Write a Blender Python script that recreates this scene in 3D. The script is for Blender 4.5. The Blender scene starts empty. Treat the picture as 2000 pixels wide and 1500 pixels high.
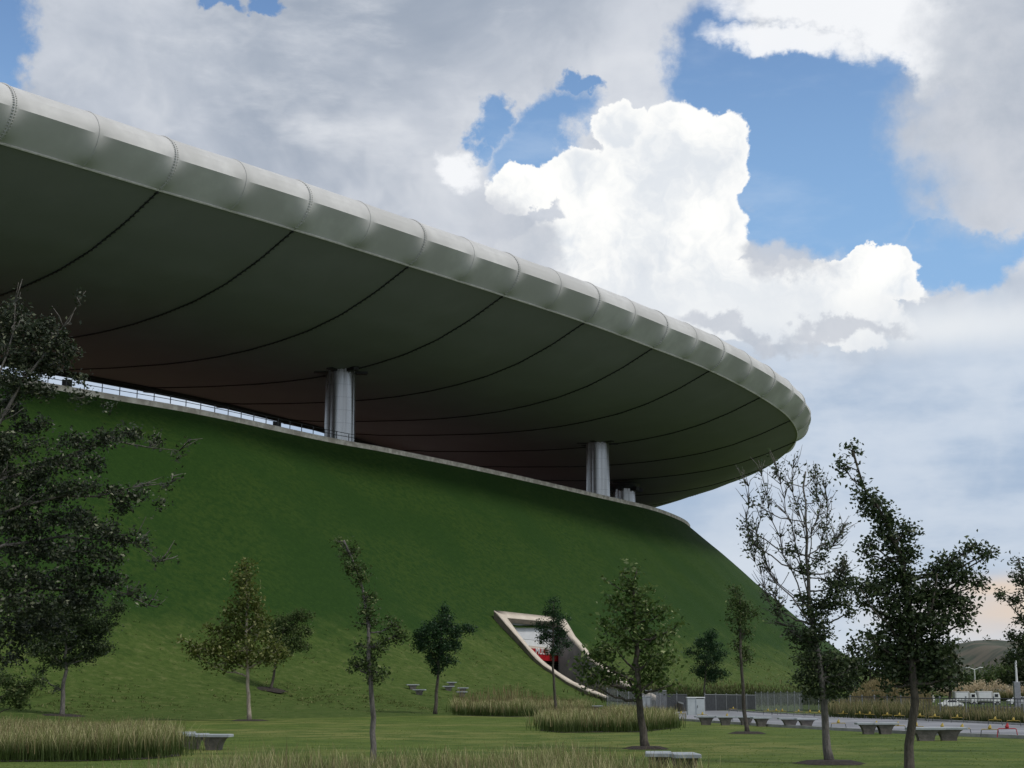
import bpy, bmesh, math, random
import numpy as np
from mathutils import Vector
R = math.radians
rng = np.random.default_rng(11)
random.seed(11)
S = bpy.context.scene
COL = S.collection

# ------------------------------------------------------------ camera
FPX = 3100.0
PITCH = math.atan2(600, FPX)
EYE = 1.6
cam_d = bpy.data.cameras.new("camera")
cam_d.sensor_width = 36.0
cam_d.lens = FPX / 2000 * 36
cam_d.clip_end = 6000
cam_d.clip_start = 0.3
cam = bpy.data.objects.new("camera", cam_d)
cam.location = (0, 0, EYE)
cam.rotation_euler = (math.pi / 2 + PITCH, 0, 0)
COL.objects.link(cam)
S.camera = cam
S.view_settings.view_transform = 'Standard'
S.view_settings.look = 'None'
S.view_settings.exposure = 0.22
S.view_settings.gamma = 1.0


def ray(u, v):
    zc = -(v - 750) / FPX
    xc = (u - 1000) / FPX
    c, s = math.cos(PITCH), math.sin(PITCH)
    return np.array([xc, c - s * zc, s + c * zc])


def azel(u, v):
    r = ray(u, v)
    return math.atan2(r[0], r[1]), math.atan2(r[2], math.hypot(r[0], r[1]))


def at(u, v, y):            # point at distance y in front of the camera
    r = ray(u, v)
    p = r * (y / r[1])
    return np.array([p[0], p[1], p[2] + EYE])


# ------------------------------------------------------------ node helpers
class NT:
    def __init__(self, nt):
        self.nt = nt
        nt.nodes.clear()

    def n(self, t, **kw):
        nd = self.nt.nodes.new(t)
        for k, v in kw.items():
            setattr(nd, k, v)
        return nd

    def put(self, sock, val):
        if isinstance(val, bpy.types.NodeSocket):
            self.nt.links.new(val, sock)
        elif val is not None:
            sock.default_value = val

    def m(self, op, a, b=None, c=None, clamp=False):
        nd = self.n('ShaderNodeMath', operation=op, use_clamp=clamp)
        self.put(nd.inputs[0], a)
        if b is not None: self.put(nd.inputs[1], b)
        if c is not None: self.put(nd.inputs[2], c)
        return nd.outputs[0]

    def vm(self, op, a, b=None, out=0):
        nd = self.n('ShaderNodeVectorMath', operation=op)
        self.put(nd.inputs[0], a)
        if b is not None: self.put(nd.inputs[1], b)
        return nd.outputs[out]

    def mix(self, f, a, b):
        nd = self.n('ShaderNodeMix', data_type='RGBA')
        self.put(nd.inputs[0], f)
        for i, x in ((6, a), (7, b)):
            self.put(nd.inputs[i], x if isinstance(x, bpy.types.NodeSocket) else (*x, 1))
        return nd.outputs[2]

    def ss(self, x, lo, hi, a=0.0, b=1.0):
        nd = self.n('ShaderNodeMapRange', interpolation_type='SMOOTHSTEP')
        self.put(nd.inputs[0], x)
        self.put(nd.inputs[1], lo); self.put(nd.inputs[2], hi)
        self.put(nd.inputs[3], a); self.put(nd.inputs[4], b)
        return nd.outputs[0]

    def noise(self, vec, scale, detail=4, rough=.55, out=0, dist=0.0):
        nd = self.n('ShaderNodeTexNoise')
        if vec is not None: self.put(nd.inputs['Vector'], vec)
        nd.inputs['Scale'].default_value = scale
        nd.inputs['Detail'].default_value = detail
        nd.inputs['Roughness'].default_value = rough
        nd.inputs['Distortion'].default_value = dist
        return nd.outputs[out]


# ------------------------------------------------------------ sky
SUN_AZ, SUN_EL = 118.0, 52.0        # clockwise from +Y: right and slightly behind the camera
world = bpy.data.worlds.new("World")
S.world = world
world.use_nodes = True
W = NT(world.node_tree)
sky = W.n('ShaderNodeTexSky', sky_type='NISHITA', sun_disc=False)
sky.sun_elevation = R(SUN_EL); sky.sun_rotation = R(SUN_AZ)
sky.altitude = 1600; sky.air_density = 1.1; sky.dust_density = 0.6; sky.ozone_density = 2.0
tc = W.n('ShaderNodeTexCoord')
D = tc.outputs['Generated']
sep = W.n('ShaderNodeSeparateXYZ'); W.put(sep.inputs[0], D)
az = W.m('ARCTAN2', sep.outputs[0], sep.outputs[1])
el = W.m('ARCSINE', sep.outputs[2])
comb = W.n('ShaderNodeCombineXYZ'); W.put(comb.inputs[0], az); W.put(comb.inputs[1], el)
P0 = comb.outputs[0]


def warp(scale, amt, detail):
    nz = W.noise(D, scale, detail, .6, out=1)
    off = W.vm('SUBTRACT', nz, (0.5, 0.5, 0.5))
    sc = W.n('ShaderNodeVectorMath', operation='SCALE'); W.put(sc.inputs[0], off); sc.inputs[3].default_value = amt
    return sc.outputs[0]


w_big = warp(9, .10, 8)
w_fine = warp(32, .036, 7)
PW = W.vm('ADD', P0, W.vm('ADD', w_big, w_fine))     # ragged cloud
PC = W.vm('ADD', P0, W.vm('ADD', warp(14, .035, 3), warp(48, .026, 6)))  # billowy cumulus


def field(coord, ells):
    out = None
    for (u, v, rx, ry, *rot) in ells:
        a, e = azel(u, v)
        mp = W.n('ShaderNodeMapping', vector_type='TEXTURE')
        W.put(mp.inputs[0], coord)
        mp.inputs['Location'].default_value = (a, e, 0)
        mp.inputs['Rotation'].default_value = (0, 0, R(-rot[0]) if rot else 0)
        mp.inputs['Scale'].default_value = (rx / FPX, ry / FPX, 1e6)
        flat = mp.outputs[0]
        d = W.vm('LENGTH', flat, out=1)
        f = W.m('SUBTRACT', 1.0, d)
        out = f if out is None else W.m('MAXIMUM', out, f)
    return out


# directions of the openings of blue sky, of the lit cumulus and of the grey clouds
blue_e = [(1560, 250, 250, 210), (1400, 120, 110, 170), (1640, 170, 190, 90), (1680, 400, 230, 130), (1850, 505, 150, 60), (1950, 500, 80, 60),
          (1050, 262, 112, 66, -22), (945, 240, 48, 50), (1120, 200, 50, 26, 20), (-20, 60, 75, 150), (430, -20, 60, 25), (520, -25, 40, 25), (1500, 420, 120, 60)]
wht_e = [(1205, 245, 62, 60), (1335, 290, 110, 95), (1400, 320, 85, 95), (1270, 400, 200, 140), (1120, 340, 90, 60), (1350, 440, 130, 110),
         (1180, 520, 260, 90), (1420, 560, 260, 70), (1690, 548, 100, 50), (1600, 580, 210, 46), (1010, 375, 85, 55), (1490, 610, 290, 62, 8), (1180, 585, 260, 70)]
wisp_e = [(1640, 10, 290, 62, 10), (1790, 80, 200, 62, 25), (1540, 70, 180, 45, 10), (880, 322, 62, 62, 30)]
grey_e = [(1010, 450, 125, 90, 35), (1535, 505, 100, 52, 15), (1900, 200, 200, 280, 0), (1930, 380, 130, 80), (1440, 640, 150, 26, 8), (1640, 640, 160, 22)]
fb = field(PW, blue_e); fw = field(PC, wht_e); fwi = field(PW, wisp_e); fg = field(PW, grey_e)
nbig = W.noise(D, 4.2, 7, .56, dist=.5)
nmid = W.noise(D, 13.0, 7, .6)
nst = W.noise(W.vm('MULTIPLY', D, (1, 1, 3.2)), 7.0, 7, .6)
# open sky; keep random small gaps outside the framed part as well
blue_mask = W.ss(W.m('ADD', fb, W.m('MULTIPLY', W.m('SUBTRACT', nmid, .5), 1.0)), -.10, .36)
blu = W.n('ShaderNodeVectorMath', operation='SCALE'); W.put(blu.inputs[0], sky.outputs[0]); blu.inputs[3].default_value = .155
tint = W.mix(W.ss(el, .24, .46, .55, 0), W.vm('MULTIPLY', blu.outputs[0], (.86, .93, .98)), (.30, .52, .80))
tint = W.mix(W.ss(nst, .5, .75, 0, .25), tint, (.62, .72, .86))
nlow = W.ss(el, 0.02, .33)
# grey cloud deck
g_dark = (.34, .395, .485); g_lite = (.64, .675, .74)
deck = W.mix(W.ss(nbig, .36, .66), g_dark, g_lite)
deck = W.mix(W.ss(nst, .44, .74, 0, .8), deck, (.77, .795, .84))
softn = W.noise(W.vm('ADD', D, warp(6, .2, 4)), 11.0, 4, .5)
deck = W.mix(W.ss(softn, .50, .72, 0, .5), deck, (.80, .82, .855))
deck = W.mix(W.ss(softn, .28, .46, .5, 0), deck, (.36, .41, .50))
deck = W.mix(W.ss(nmid, .3, .5, .35, 0), deck, (.33, .385, .47))
# low sky: smoother blue-grey layer above the hills
low = W.mix(W.ss(nst, .36, .64), (.38, .49, .65), (.56, .645, .765))
low = W.mix(W.ss(softn, .42, .66, 0, .45), low, (.69, .75, .83))
low = W.mix(W.ss(el, .03, .14, .45, 0), low, (.68, .73, .78))
deck = W.mix(W.ss(W.m('ADD', el, W.m('MULTIPLY', W.m('SUBTRACT', nmid, .5), .12)), .18, .27, 1, 0), deck, low)
col = W.mix(blue_mask, deck, tint)
wis = W.ss(W.m('ADD', fwi, W.m('MULTIPLY', W.m('SUBTRACT', nst, .5), 1.6)), 0.0, .55)
col = W.mix(W.m('MULTIPLY', wis, .95), col, (.93, .945, .97))
cum = W.mix(W.ss(W.noise(W.vm('ADD', D, warp(12, .12, 4)), 17, 7, .58), .36, .62), (.76, .80, .85), (1.02, 1.02, 1.0))
edge = W.ss(fw, .0, .35)
cum = W.mix(edge, (1.0, 1.0, .985), cum)
cmask = W.ss(W.m('ADD', fw, W.m('MULTIPLY', W.m('SUBTRACT', W.noise(D, 60, 5, .65), .5), .18)), 0.0, .09)
# the base of the cumulus melts into the deck
base_soft = W.ss(W.m('ADD', el, W.m('MULTIPLY', W.m('SUBTRACT', nmid, .5), .16)), .165, .27)
cmask = W.m('MULTIPLY', cmask, base_soft)
col = W.mix(cmask, col, cum)
haze_f = field(P0, [(1520, 625, 470, 95, 6), (1850, 640, 300, 70)])
col = W.mix(W.ss(W.m('ADD', haze_f, W.m('MULTIPLY', W.m('SUBTRACT', nbig, .5), 2.2)), 0, 1.0, 0, .85), col, (.83, .86, .89))
gm = W.ss(W.m('ADD', fg, W.m('MULTIPLY', W.m('SUBTRACT', nmid, .5), 1.1)), -.05, .55, 0, .85)
col = W.mix(gm, col, W.mix(W.ss(nmid, .35, .65), (.44, .49, .57), (.60, .63, .69)))
warm = field(P0, [(2020, 1190, 330, 75), (1960, 1150, 250, 40)])
col = W.mix(W.ss(W.m('ADD', warm, W.m('MULTIPLY', W.m('SUBTRACT', nst, .5), 1.2)), -.1, 1.0, 0, .95), col, (.76, .63, .52))
bg = W.n('ShaderNodeBackground')
W.put(bg.inputs[0], col); bg.inputs[1].default_value = .86
wo = W.n('ShaderNodeOutputWorld'); W.put(wo.inputs[0], bg.outputs[0])

# ------------------------------------------------------------ sun (behind thin cloud)
sl = bpy.data.lights.new("sun", 'SUN')
sl.energy = 1.6; sl.angle = R(12); sl.color = (1, .955, .885)
so = bpy.data.objects.new("sun", sl)
sd = Vector((math.sin(R(SUN_AZ)) * math.cos(R(SUN_EL)), math.cos(R(SUN_AZ)) * math.cos(R(SUN_EL)), math.sin(R(SUN_EL))))
so.rotation_euler = sd.to_track_quat('Z', 'Y').to_euler()
so.location = (60, -60, 120)
COL.objects.link(so)


# ------------------------------------------------------------ object helpers
def tag(o, label=None, cat=None, group=None, kind=None):
    if label and not 4 <= len(label.split()) <= 16: print('LABEL', len(label.split()), label)
    for k, v in (('label', label), ('category', cat), ('group', group), ('kind', kind)):
        if v: o[k] = v
    return o


def mesh_np(name, V, F, mat=None, parent=None, smooth=False):
    me = bpy.data.meshes.new(name)
    V = np.asarray(V, dtype=np.float32)
    if isinstance(F, np.ndarray):
        n, k = F.shape
        me.vertices.add(len(V)); me.vertices.foreach_set('co', V.ravel())
        me.loops.add(n * k); me.loops.foreach_set('vertex_index', F.astype(np.int32).ravel())
        me.polygons.add(n); me.polygons.foreach_set('loop_start', np.arange(0, n * k, k, dtype=np.int32))
        me.update(calc_edges=True)
    else:
        me.from_pydata([tuple(map(float, v)) for v in V], [], F)
    me.validate()
    if smooth: me.shade_smooth()
    if mat: me.materials.append(mat)
    o = bpy.data.objects.new(name, me)
    COL.objects.link(o)
    if parent: o.parent = parent
    return o


def empty(name, loc=(0, 0, 0), rz=0):
    o = bpy.data.objects.new(name, None)
    COL.objects.link(o)
    o.location = tuple(map(float, loc)); o.rotation_euler = (0, 0, rz)
    return o


class MB:
    def __init__(self): self.v = []; self.f = []

    def add(self, V, F):
        b = len(self.v)
        self.v += [tuple(map(float, p)) for p in V]
        self.f += [tuple(i + b for i in f) for f in F]

    def box(self, c, s, rz=0, taper=1.0):
        hx, hy, hz = s[0] / 2, s[1] / 2, s[2] / 2
        V = []
        for z in (-hz, hz):
            k = taper if z < 0 else 1
            for x, y in ((-hx, -hy), (hx, -hy), (hx, hy), (-hx, hy)):
                x *= k; y *= k
                V.append((c[0] + x * math.cos(rz) - y * math.sin(rz), c[1] + x * math.sin(rz) + y * math.cos(rz), c[2] + z))
        self.add(V, [(0, 3, 2, 1), (4, 5, 6, 7), (0, 1, 5, 4), (1, 2, 6, 5), (2, 3, 7, 6), (3, 0, 4, 7)])

    def bbox(self, c, s, rz=0, b=.02):     # box with chamfered vertical and top edges
        hx, hy, hz = s[0] / 2, s[1] / 2, s[2] / 2
        V = []
        rings = [(-hz, 0), (hz - b, 0), (hz, b)]
        for z, ins in rings:
            for x, y in ((-hx + b, -hy), (hx - b, -hy), (hx, -hy + b), (hx, hy - b), (hx - b, hy), (-hx + b, hy), (-hx, hy - b), (-hx, -hy + b)):
                x -= math.copysign(ins, x); y -= math.copysign(ins, y)
                V.append((c[0] + x * math.cos(rz) - y * math.sin(rz), c[1] + x * math.sin(rz) + y * math.cos(rz), c[2] + z))
        F = [tuple(reversed(range(8))), tuple(range(16, 24))]
        for r in range(2):
            for i in range(8):
                j = (i + 1) % 8
                F.append((r * 8 + i, r * 8 + j, r * 8 + 8 + j, r * 8 + 8 + i))
        self.add(V, F)

    def tube(self, pts, rad, n=6):
        pts = [np.asarray(p, float) for p in pts]
        if not hasattr(rad, '__len__'): rad = [rad] * len(pts)
        b = len(self.v)
        prev = None
        for i, p in enumerate(pts):
            d = pts[min(i + 1, len(pts) - 1)] - pts[max(i - 1, 0)]
            d = d / (np.linalg.norm(d) + 1e-9)
            if prev is None:
                a = np.array([1., 0, 0]) if abs(d[0]) < .8 else np.array([0, 1., 0])
            else:
                a = prev
            a = a - d * (a @ d); a /= np.linalg.norm(a) + 1e-9; prev = a
            c = np.cross(d, a)
            for k in range(n):
                t = 2 * math.pi * k / n
                q = p + rad[i] * (a * math.cos(t) + c * math.sin(t))
                self.v.append(tuple(map(float, q)))
        for i in range(len(pts) - 1):
            for k in range(n):
                j = (k + 1) % n
                self.f.append((b + i * n + k, b + i * n + j, b + (i + 1) * n + j, b + (i + 1) * n + k))
        self.f.append(tuple(b + k for k in reversed(range(n))))
        self.f.append(tuple(b + (len(pts) - 1) * n + k for k in range(n)))

    def build(self, name, mat, parent=None, smooth=False):
        return mesh_np(name, self.v, self.f, mat, parent, smooth)


def grid_faces(nu, nv, wrap=False):
    i, j = np.meshgrid(np.arange(nu if wrap else nu - 1), np.arange(nv - 1), indexing='ij')
    i2 = (i + 1) % nu
    return np.stack([i * nv + j, i2 * nv + j, i2 * nv + j + 1, i * nv + j + 1], -1).reshape(-1, 4)


# ------------------------------------------------------------ materials
def reed_mat(name, low, ca, cb, straw, h):
    m = bpy.data.materials.new(name); m.use_nodes = True
    N = NT(m.node_tree)
    p = N.n('ShaderNodeBsdfPrincipled'); o = N.n('ShaderNodeOutputMaterial')
    r = N.n('ShaderNodeNewGeometry').outputs['Random Per Island']
    sz = N.n('ShaderNodeSeparateXYZ'); N.put(sz.inputs[0], N.n('ShaderNodeTexCoord').outputs['Generated'])
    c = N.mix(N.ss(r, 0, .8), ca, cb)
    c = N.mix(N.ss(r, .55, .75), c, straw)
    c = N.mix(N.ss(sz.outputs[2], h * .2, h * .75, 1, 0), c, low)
    p.inputs['Roughness'].default_value = .6; p.inputs['Specular IOR Level'].default_value = .2
    N.put(p.inputs['Base Color'], c)
    tr = N.n('ShaderNodeBsdfTranslucent'); N.put(tr.inputs[0], c)
    mx = N.n('ShaderNodeMixShader'); mx.inputs[0].default_value = .35
    N.put(mx.inputs[1], p.outputs[0]); N.put(mx.inputs[2], tr.outputs[0]); N.put(o.inputs[0], mx.outputs[0])
    return m


def mat(name, c, rough=.7, c2=None, scale=3.0, detail=5, metal=0.0, bump=0.0, bscale=None, stretch=None, spec=.5, coord='Object', trans=0.0, c3=None, s3=.3):
    m = bpy.data.materials.new(name); m.use_nodes = True
    N = NT(m.node_tree)
    p = N.n('ShaderNodeBsdfPrincipled'); o = N.n('ShaderNodeOutputMaterial')
    t = N.n('ShaderNodeTexCoord').outputs[coord]
    if stretch: t = N.vm('MULTIPLY', t, stretch)
    p.inputs['Roughness'].default_value = rough
    p.inputs['Metallic'].default_value = metal
    p.inputs['Specular IOR Level'].default_value = spec
    if c2:
        nz = N.noise(t, scale, detail, .6)
        cc = N.mix(N.ss(nz, .35, .65), c, c2)
        if c3:
            cc = N.mix(N.ss(N.noise(t, s3, 4, .55), .4, .62), cc, c3)
        N.put(p.inputs['Base Color'], cc)
    else:
        p.inputs['Base Color'].default_value = (*c, 1)
    if bump:
        b = N.n('ShaderNodeBump'); b.inputs['Strength'].default_value = bump; b.inputs['Distance'].default_value = .05
        N.put(b.inputs['Height'], N.noise(t, bscale or scale * 3, 5, .6)); N.put(p.inputs['Normal'], b.outputs[0])
    sh = p.outputs[0]
    if trans:
        tr = N.n('ShaderNodeBsdfTranslucent'); tr.inputs[0].default_value = (*[min(1, x * 1.6) for x in c], 1)
        mx = N.n('ShaderNodeMixShader'); mx.inputs[0].default_value = trans
        N.put(mx.inputs[1], sh); N.put(mx.inputs[2], tr.outputs[0]); sh = mx.outputs[0]
    N.put(o.inputs[0], sh)
    return m


def leaf_mat(name, ca, cb, cc, rough=.45, spec=.4, trans=.25):
    m = bpy.data.materials.new(name); m.use_nodes = True
    N = NT(m.node_tree)
    p = N.n('ShaderNodeBsdfPrincipled'); o = N.n('ShaderNodeOutputMaterial')
    g = N.n('ShaderNodeNewGeometry')
    r = g.outputs['Random Per Island']
    c = N.mix(N.ss(r, 0, .8), ca, cb)
    c = N.mix(N.ss(r, .86, .96), c, cc)
    p.inputs['Roughness'].default_value = rough; p.inputs['Specular IOR Level'].default_value = spec
    N.put(p.inputs['Base Color'], c)
    tr = N.n('ShaderNodeBsdfTranslucent'); N.put(tr.inputs[0], c)
    mx = N.n('ShaderNodeMixShader'); mx.inputs[0].default_value = trans
    N.put(mx.inputs[1], p.outputs[0]); N.put(mx.inputs[2], tr.outputs[0]); N.put(o.inputs[0], mx.outputs[0])
    return m


def grass_mat(name, dark, mid, dry, dryamt=.6, rough=None, ms=.55):
    """turf: patchy colour, mown/clumpy grain, darker in the fine hollows"""
    m = bpy.data.materials.new(name); m.use_nodes = True
    N = NT(m.node_tree)
    p = N.n('ShaderNodeBsdfPrincipled'); o = N.n('ShaderNodeOutputMaterial')
    t = N.n('ShaderNodeTexCoord').outputs['Object']
    big = N.noise(t, .06, 4, .55)
    med = N.noise(t, ms, 6, .62)
    fin = N.noise(t, 5.5, 6, .68)
    c = N.mix(N.ss(med, .34, .66), dark, mid)
    f1 = N.m('MULTIPLY', N.ss(big, .42, .56), N.ss(med, .38, .62))
    c = N.mix(N.m('MULTIPLY', f1, dryamt), c, dry)
    c = N.mix(N.ss(fin, .56, .74, 0, .65), c, tuple(x * 1.7 for x in dry))
    c = N.mix(N.ss(fin, .28, .46, .6, 0), c, tuple(x * .45 for x in dark))
    if rough:      # unmown clumpy grass grows on the lowest part of the slope
        sz = N.n('ShaderNodeSeparateXYZ'); N.put(sz.inputs[0], t)
        cl = N.noise(t, 1.3, 7, .7)
        c2_ = N.mix(N.ss(med, .38, .62), rough[0], rough[1])
        c2_ = N.mix(N.ss(cl, .50, .68, 0, .85), c2_, rough[2])
        c2_ = N.mix(N.ss(cl, .30, .45, .7, 0), c2_, tuple(x * .45 for x in rough[0]))
        hh = N.m('ADD', sz.outputs[2], N.m('MULTIPLY', N.m('SUBTRACT', N.noise(t, .16, 6, .65), .5), 14.0))
        c = N.mix(N.ss(hh, 3.5, 9.5, 1, 0), c, c2_)
    p.inputs['Roughness'].default_value = .85; p.inputs['Specular IOR Level'].default_value = .15
    N.put(p.inputs['Base Color'], c)
    b = N.n('ShaderNodeBump'); b.inputs['Strength'].default_value = .8; b.inputs['Distance'].default_value = .12
    N.put(b.inputs['Height'], N.m('ADD', N.m('MULTIPLY', med, .8), fin)); N.put(p.inputs['Normal'], b.outputs[0])
    N.put(o.inputs[0], p.outputs[0])
    return m


M = dict(
    lawn=grass_mat('lawn_grass', (.060, .102, .016), (.108, .150, .028), (.205, .200, .066)),
    hill=None,
    membrane=mat('white_membrane', (.53, .525, .515), .55, (.60, .595, .58), .5, spec=.4, bump=.05, bscale=1.2, c3=(.48, .475, .46), s3=.12),
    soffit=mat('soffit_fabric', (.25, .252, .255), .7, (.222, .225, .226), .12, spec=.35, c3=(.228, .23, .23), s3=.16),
    trim=mat('pale_trim', (.62, .60, .55), .5, (.5, .48, .44), 2),
    black=mat('black_cable', (.012, .012, .012), .6),
    dark=mat('dark_steel', (.03, .032, .034), .5, (.045, .045, .045), 1),
    steel=None,
    parapet=mat('parapet_concrete', (.80, .74, .62), .8, (.62, .56, .46), 1.2, c3=(.48, .42, .34), s3=.9, bump=.2),
    seats=mat('red_seats', (.16, .06, .06), .6, (.12, .05, .05), 1.0),
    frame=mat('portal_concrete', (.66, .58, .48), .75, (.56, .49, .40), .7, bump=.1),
    frame_shade=mat('portal_concrete_shaded', (.20, .17, .13), .8, (.14, .12, .095), .8, bump=.15),  # same concrete as the frame, with shade painted into the colour
    wallgrey=mat('grey_concrete', (.27, .255, .25), .85, (.19, .185, .185), .9, bump=.15),
    panel=mat('grey_panel', (.74, .75, .77), .5, (.68, .69, .71), 1.5),
    white=mat('white_paint', (.80, .81, .80), .4, (.74, .75, .74), 2),
    red=mat('red_vinyl', (.42, .012, .02), .4, (.32, .01, .015), 1.2),
    pave=mat('pavement_concrete', (.27, .275, .30), .85, (.21, .215, .235), .8, bump=.15, c3=(.16, .165, .18), s3=.15),
    asphalt=mat('parking_asphalt', (.09, .09, .095), .9, (.13, .13, .135), .5),
    kerb=mat('kerb_stone', (.36, .36, .35), .85, (.26, .26, .25), 2),
    bench_top=mat('bench_slab_stone', (.34, .37, .39), .55, (.25, .28, .30), 3, bump=.1),
    bench_ped=mat('bench_pedestal_stone', (.17, .15, .135), .85, (.11, .10, .09), 6, bump=.4),
    soil=mat('dark_mulch', (.018, .014, .011), .95, (.04, .03, .022), 9, bump=.8),
    bark=mat('bark_brown', (.10, .085, .068), .9, (.045, .038, .03), 6, bump=.7, stretch=(3, 3, .6)),
    bark_grey=mat('bark_grey', (.17, .155, .14), .9, (.085, .078, .07), 5, bump=.7, stretch=(3, 3, .6)),
    bark_pale=mat('bark_pale', (.42, .36, .29), .85, (.25, .21, .165), 5, bump=.5, stretch=(3, 3, .6)),
    metal_grey=mat('galvanised_steel', (.33, .34, .35), .45, (.24, .25, .26), 4, metal=.5),
    metal_dark=mat('dark_railing_steel', (.055, .06, .065), .5, (.08, .085, .09), 4),
    cab=mat('cabinet_paint', (.46, .50, .50), .5, (.40, .44, .44), 2),
    yellow=mat('yellow_plastic', (.50, .36, .05), .6, (.34, .25, .05), 9),
    redp=mat('red_plastic', (.38, .02, .025), .5),
    glass=mat('dark_glass', (.012, .014, .017), .15),
    tyre=mat('tyre_rubber', (.015, .015, .015), .8),
    farhill=mat('dry_hill_scrub', (.016, .030, .014), .95, (.046, .056, .030), .16, detail=9, c3=(.095, .080, .052), s3=.05),
    ridge=mat('dry_path', (.13, .105, .075), .95, (.09, .075, .055), .1),
)
M['hill'] = grass_mat('berm_grass', (.016, .046, .006), (.020, .053, .007), (.037, .070, .010), .6, rough=((.050, .086, .015), (.070, .106, .022), (.120, .142, .045)), ms=1.7)
# brushed steel with plate joints for the roof columns
m = bpy.data.materials.new('brushed_steel'); m.use_nodes = True
N = NT(m.node_tree)
p = N.n('ShaderNodeBsdfPrincipled'); o = N.n('ShaderNodeOutputMaterial')
t = N.n('ShaderNodeTexCoord').outputs['Object']
st = N.noise(N.vm('MULTIPLY', t, (1, 1, .05)), 1.6, 3, .5)
wv = N.n('ShaderNodeSeparateXYZ'); N.put(wv.inputs[0], t)
fr = N.m('FRACT', N.m('MULTIPLY', wv.outputs[2], .62))
line = N.ss(fr, .0, .03, 1, 0)
c = N.mix(N.ss(st, .35, .65), (.42, .415, .40), (.36, .355, .345))
c = N.mix(line, c, (.12, .12, .12))
N.put(p.inputs['Base Color'], c)
p.inputs['Metallic'].default_value = 1.0
N.put(p.inputs['Roughness'], N.ss(st, .3, .7, .24, .34))
N.put(o.inputs[0], p.outputs[0])
M['steel'] = m
LM = dict(
    olive=leaf_mat('leaves_small_dark', (.020, .030, .016), (.042, .058, .028), (.26, .27, .18), .45, .35),
    oak=leaf_mat('leaves_oak_dark', (.026, .044, .018), (.056, .084, .034), (.15, .18, .09), .45, .3, .35),
    maple=leaf_mat('leaves_maple_yellowing', (.060, .088, .018), (.135, .160, .036), (.42, .42, .20), .5, .25, .42),
    plane=leaf_mat('leaves_plane_green', (.040, .078, .018), (.095, .145, .036), (.40, .44, .22), .5, .25, .42),
    deep=leaf_mat('leaves_deep_green', (.014, .042, .016), (.030, .070, .026), (.06, .12, .05), .45, .3, .35),
    dull=leaf_mat('leaves_dull_green', (.040, .070, .020), (.080, .120, .036), (.24, .27, .12), .5, .25, .4),
    far=leaf_mat('leaves_far_trees', (.020, .034, .014), (.042, .056, .022), (.06, .07, .03), .6, .2),
    bronze=leaf_mat('leaves_bronze_sparse', (.05, .05, .03), (.09, .085, .045), (.18, .12, .06), .5, .3),
)
GM = dict(
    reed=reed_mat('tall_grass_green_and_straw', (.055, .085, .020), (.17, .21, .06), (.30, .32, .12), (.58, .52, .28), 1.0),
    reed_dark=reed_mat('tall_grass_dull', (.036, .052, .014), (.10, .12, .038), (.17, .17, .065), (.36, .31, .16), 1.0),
    turf=leaf_mat('turf_blades', (.10, .15, .03), (.15, .20, .045), (.26, .27, .11), .7, .1, .5),
    tuss=leaf_mat('tussock_grass', (.090, .125, .035), (.14, .17, .055), (.26, .26, .12), .7, .15, .4),
    straw=leaf_mat('straw_grass', (.16, .14, .065), (.25, .20, .095), (.33, .27, .14), .6, .2, .3),
    plume=leaf_mat('pampas_plumes', (.50, .40, .26), (.66, .55, .38), (.75, .66, .5), .7, .1, .4),
)


# ------------------------------------------------------------ curves of the stadium
def resample(P, n_per):
    """Catmull-Rom through closed point list -> (len*n_per, dim)"""
    P = np.asarray(P, float); n = len(P); out = []
    for i in range(n):
        a, b, c, d = P[i - 1], P[i], P[(i + 1) % n], P[(i + 2) % n]
        for j in range(n_per):
            t = j / n_per
            out.append(.5 * ((2 * b) + (-a + c) * t + (2 * a - 5 * b + 4 * c - d) * t * t + (-a + 3 * b - 3 * c + d) * t ** 3))
    return np.array(out)


rim_near = [[-32.3, 139.2, 45.0], [-21.7, 152.2, 45.1], [-11.1, 165.4, 45.0], [-1.0, 178.5, 45.0], [9.0, 191.7, 44.9],
            [18.6, 204.8, 44.5], [27.7, 217.8, 44.1], [37.1, 232.9, 43.1], [44.3, 248.7, 42.3], [47.7, 264.4, 41.3], [45.8, 283.6, 39.7],
            [39.4, 298.9, 38.2], [29.9, 312.8, 37.0], [17.9, 324.8, 36.0]]
back = []
x, y, z, h = -32.3, 139.2, 45.0, 39.5
for i in range(10):
    x -= 16.8 * math.sin(R(h)); y -= 16.8 * math.cos(R(h)); z -= .1 * i; h += 1.0 + i * .9
    back.append([x, y, z])
NB = len(back)
near = back[::-1] + rim_near
AX0 = np.array([4.9, 335.7]); AXD = np.array([math.sin(R(38)), math.cos(R(38))])


def mirror(p):
    q = np.array(p[:2]) - AX0
    par = AXD * (q @ AXD)
    r = AX0 + 2 * par - q
    return [r[0], r[1]] + list(p[2:])


loop = near + [[4.9, 335.7, 35.5]] + [mirror(p) for p in near[::-1]]
RIM = np.array(loop); RIM[:, 2] += EYE
NS = len(near)
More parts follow.
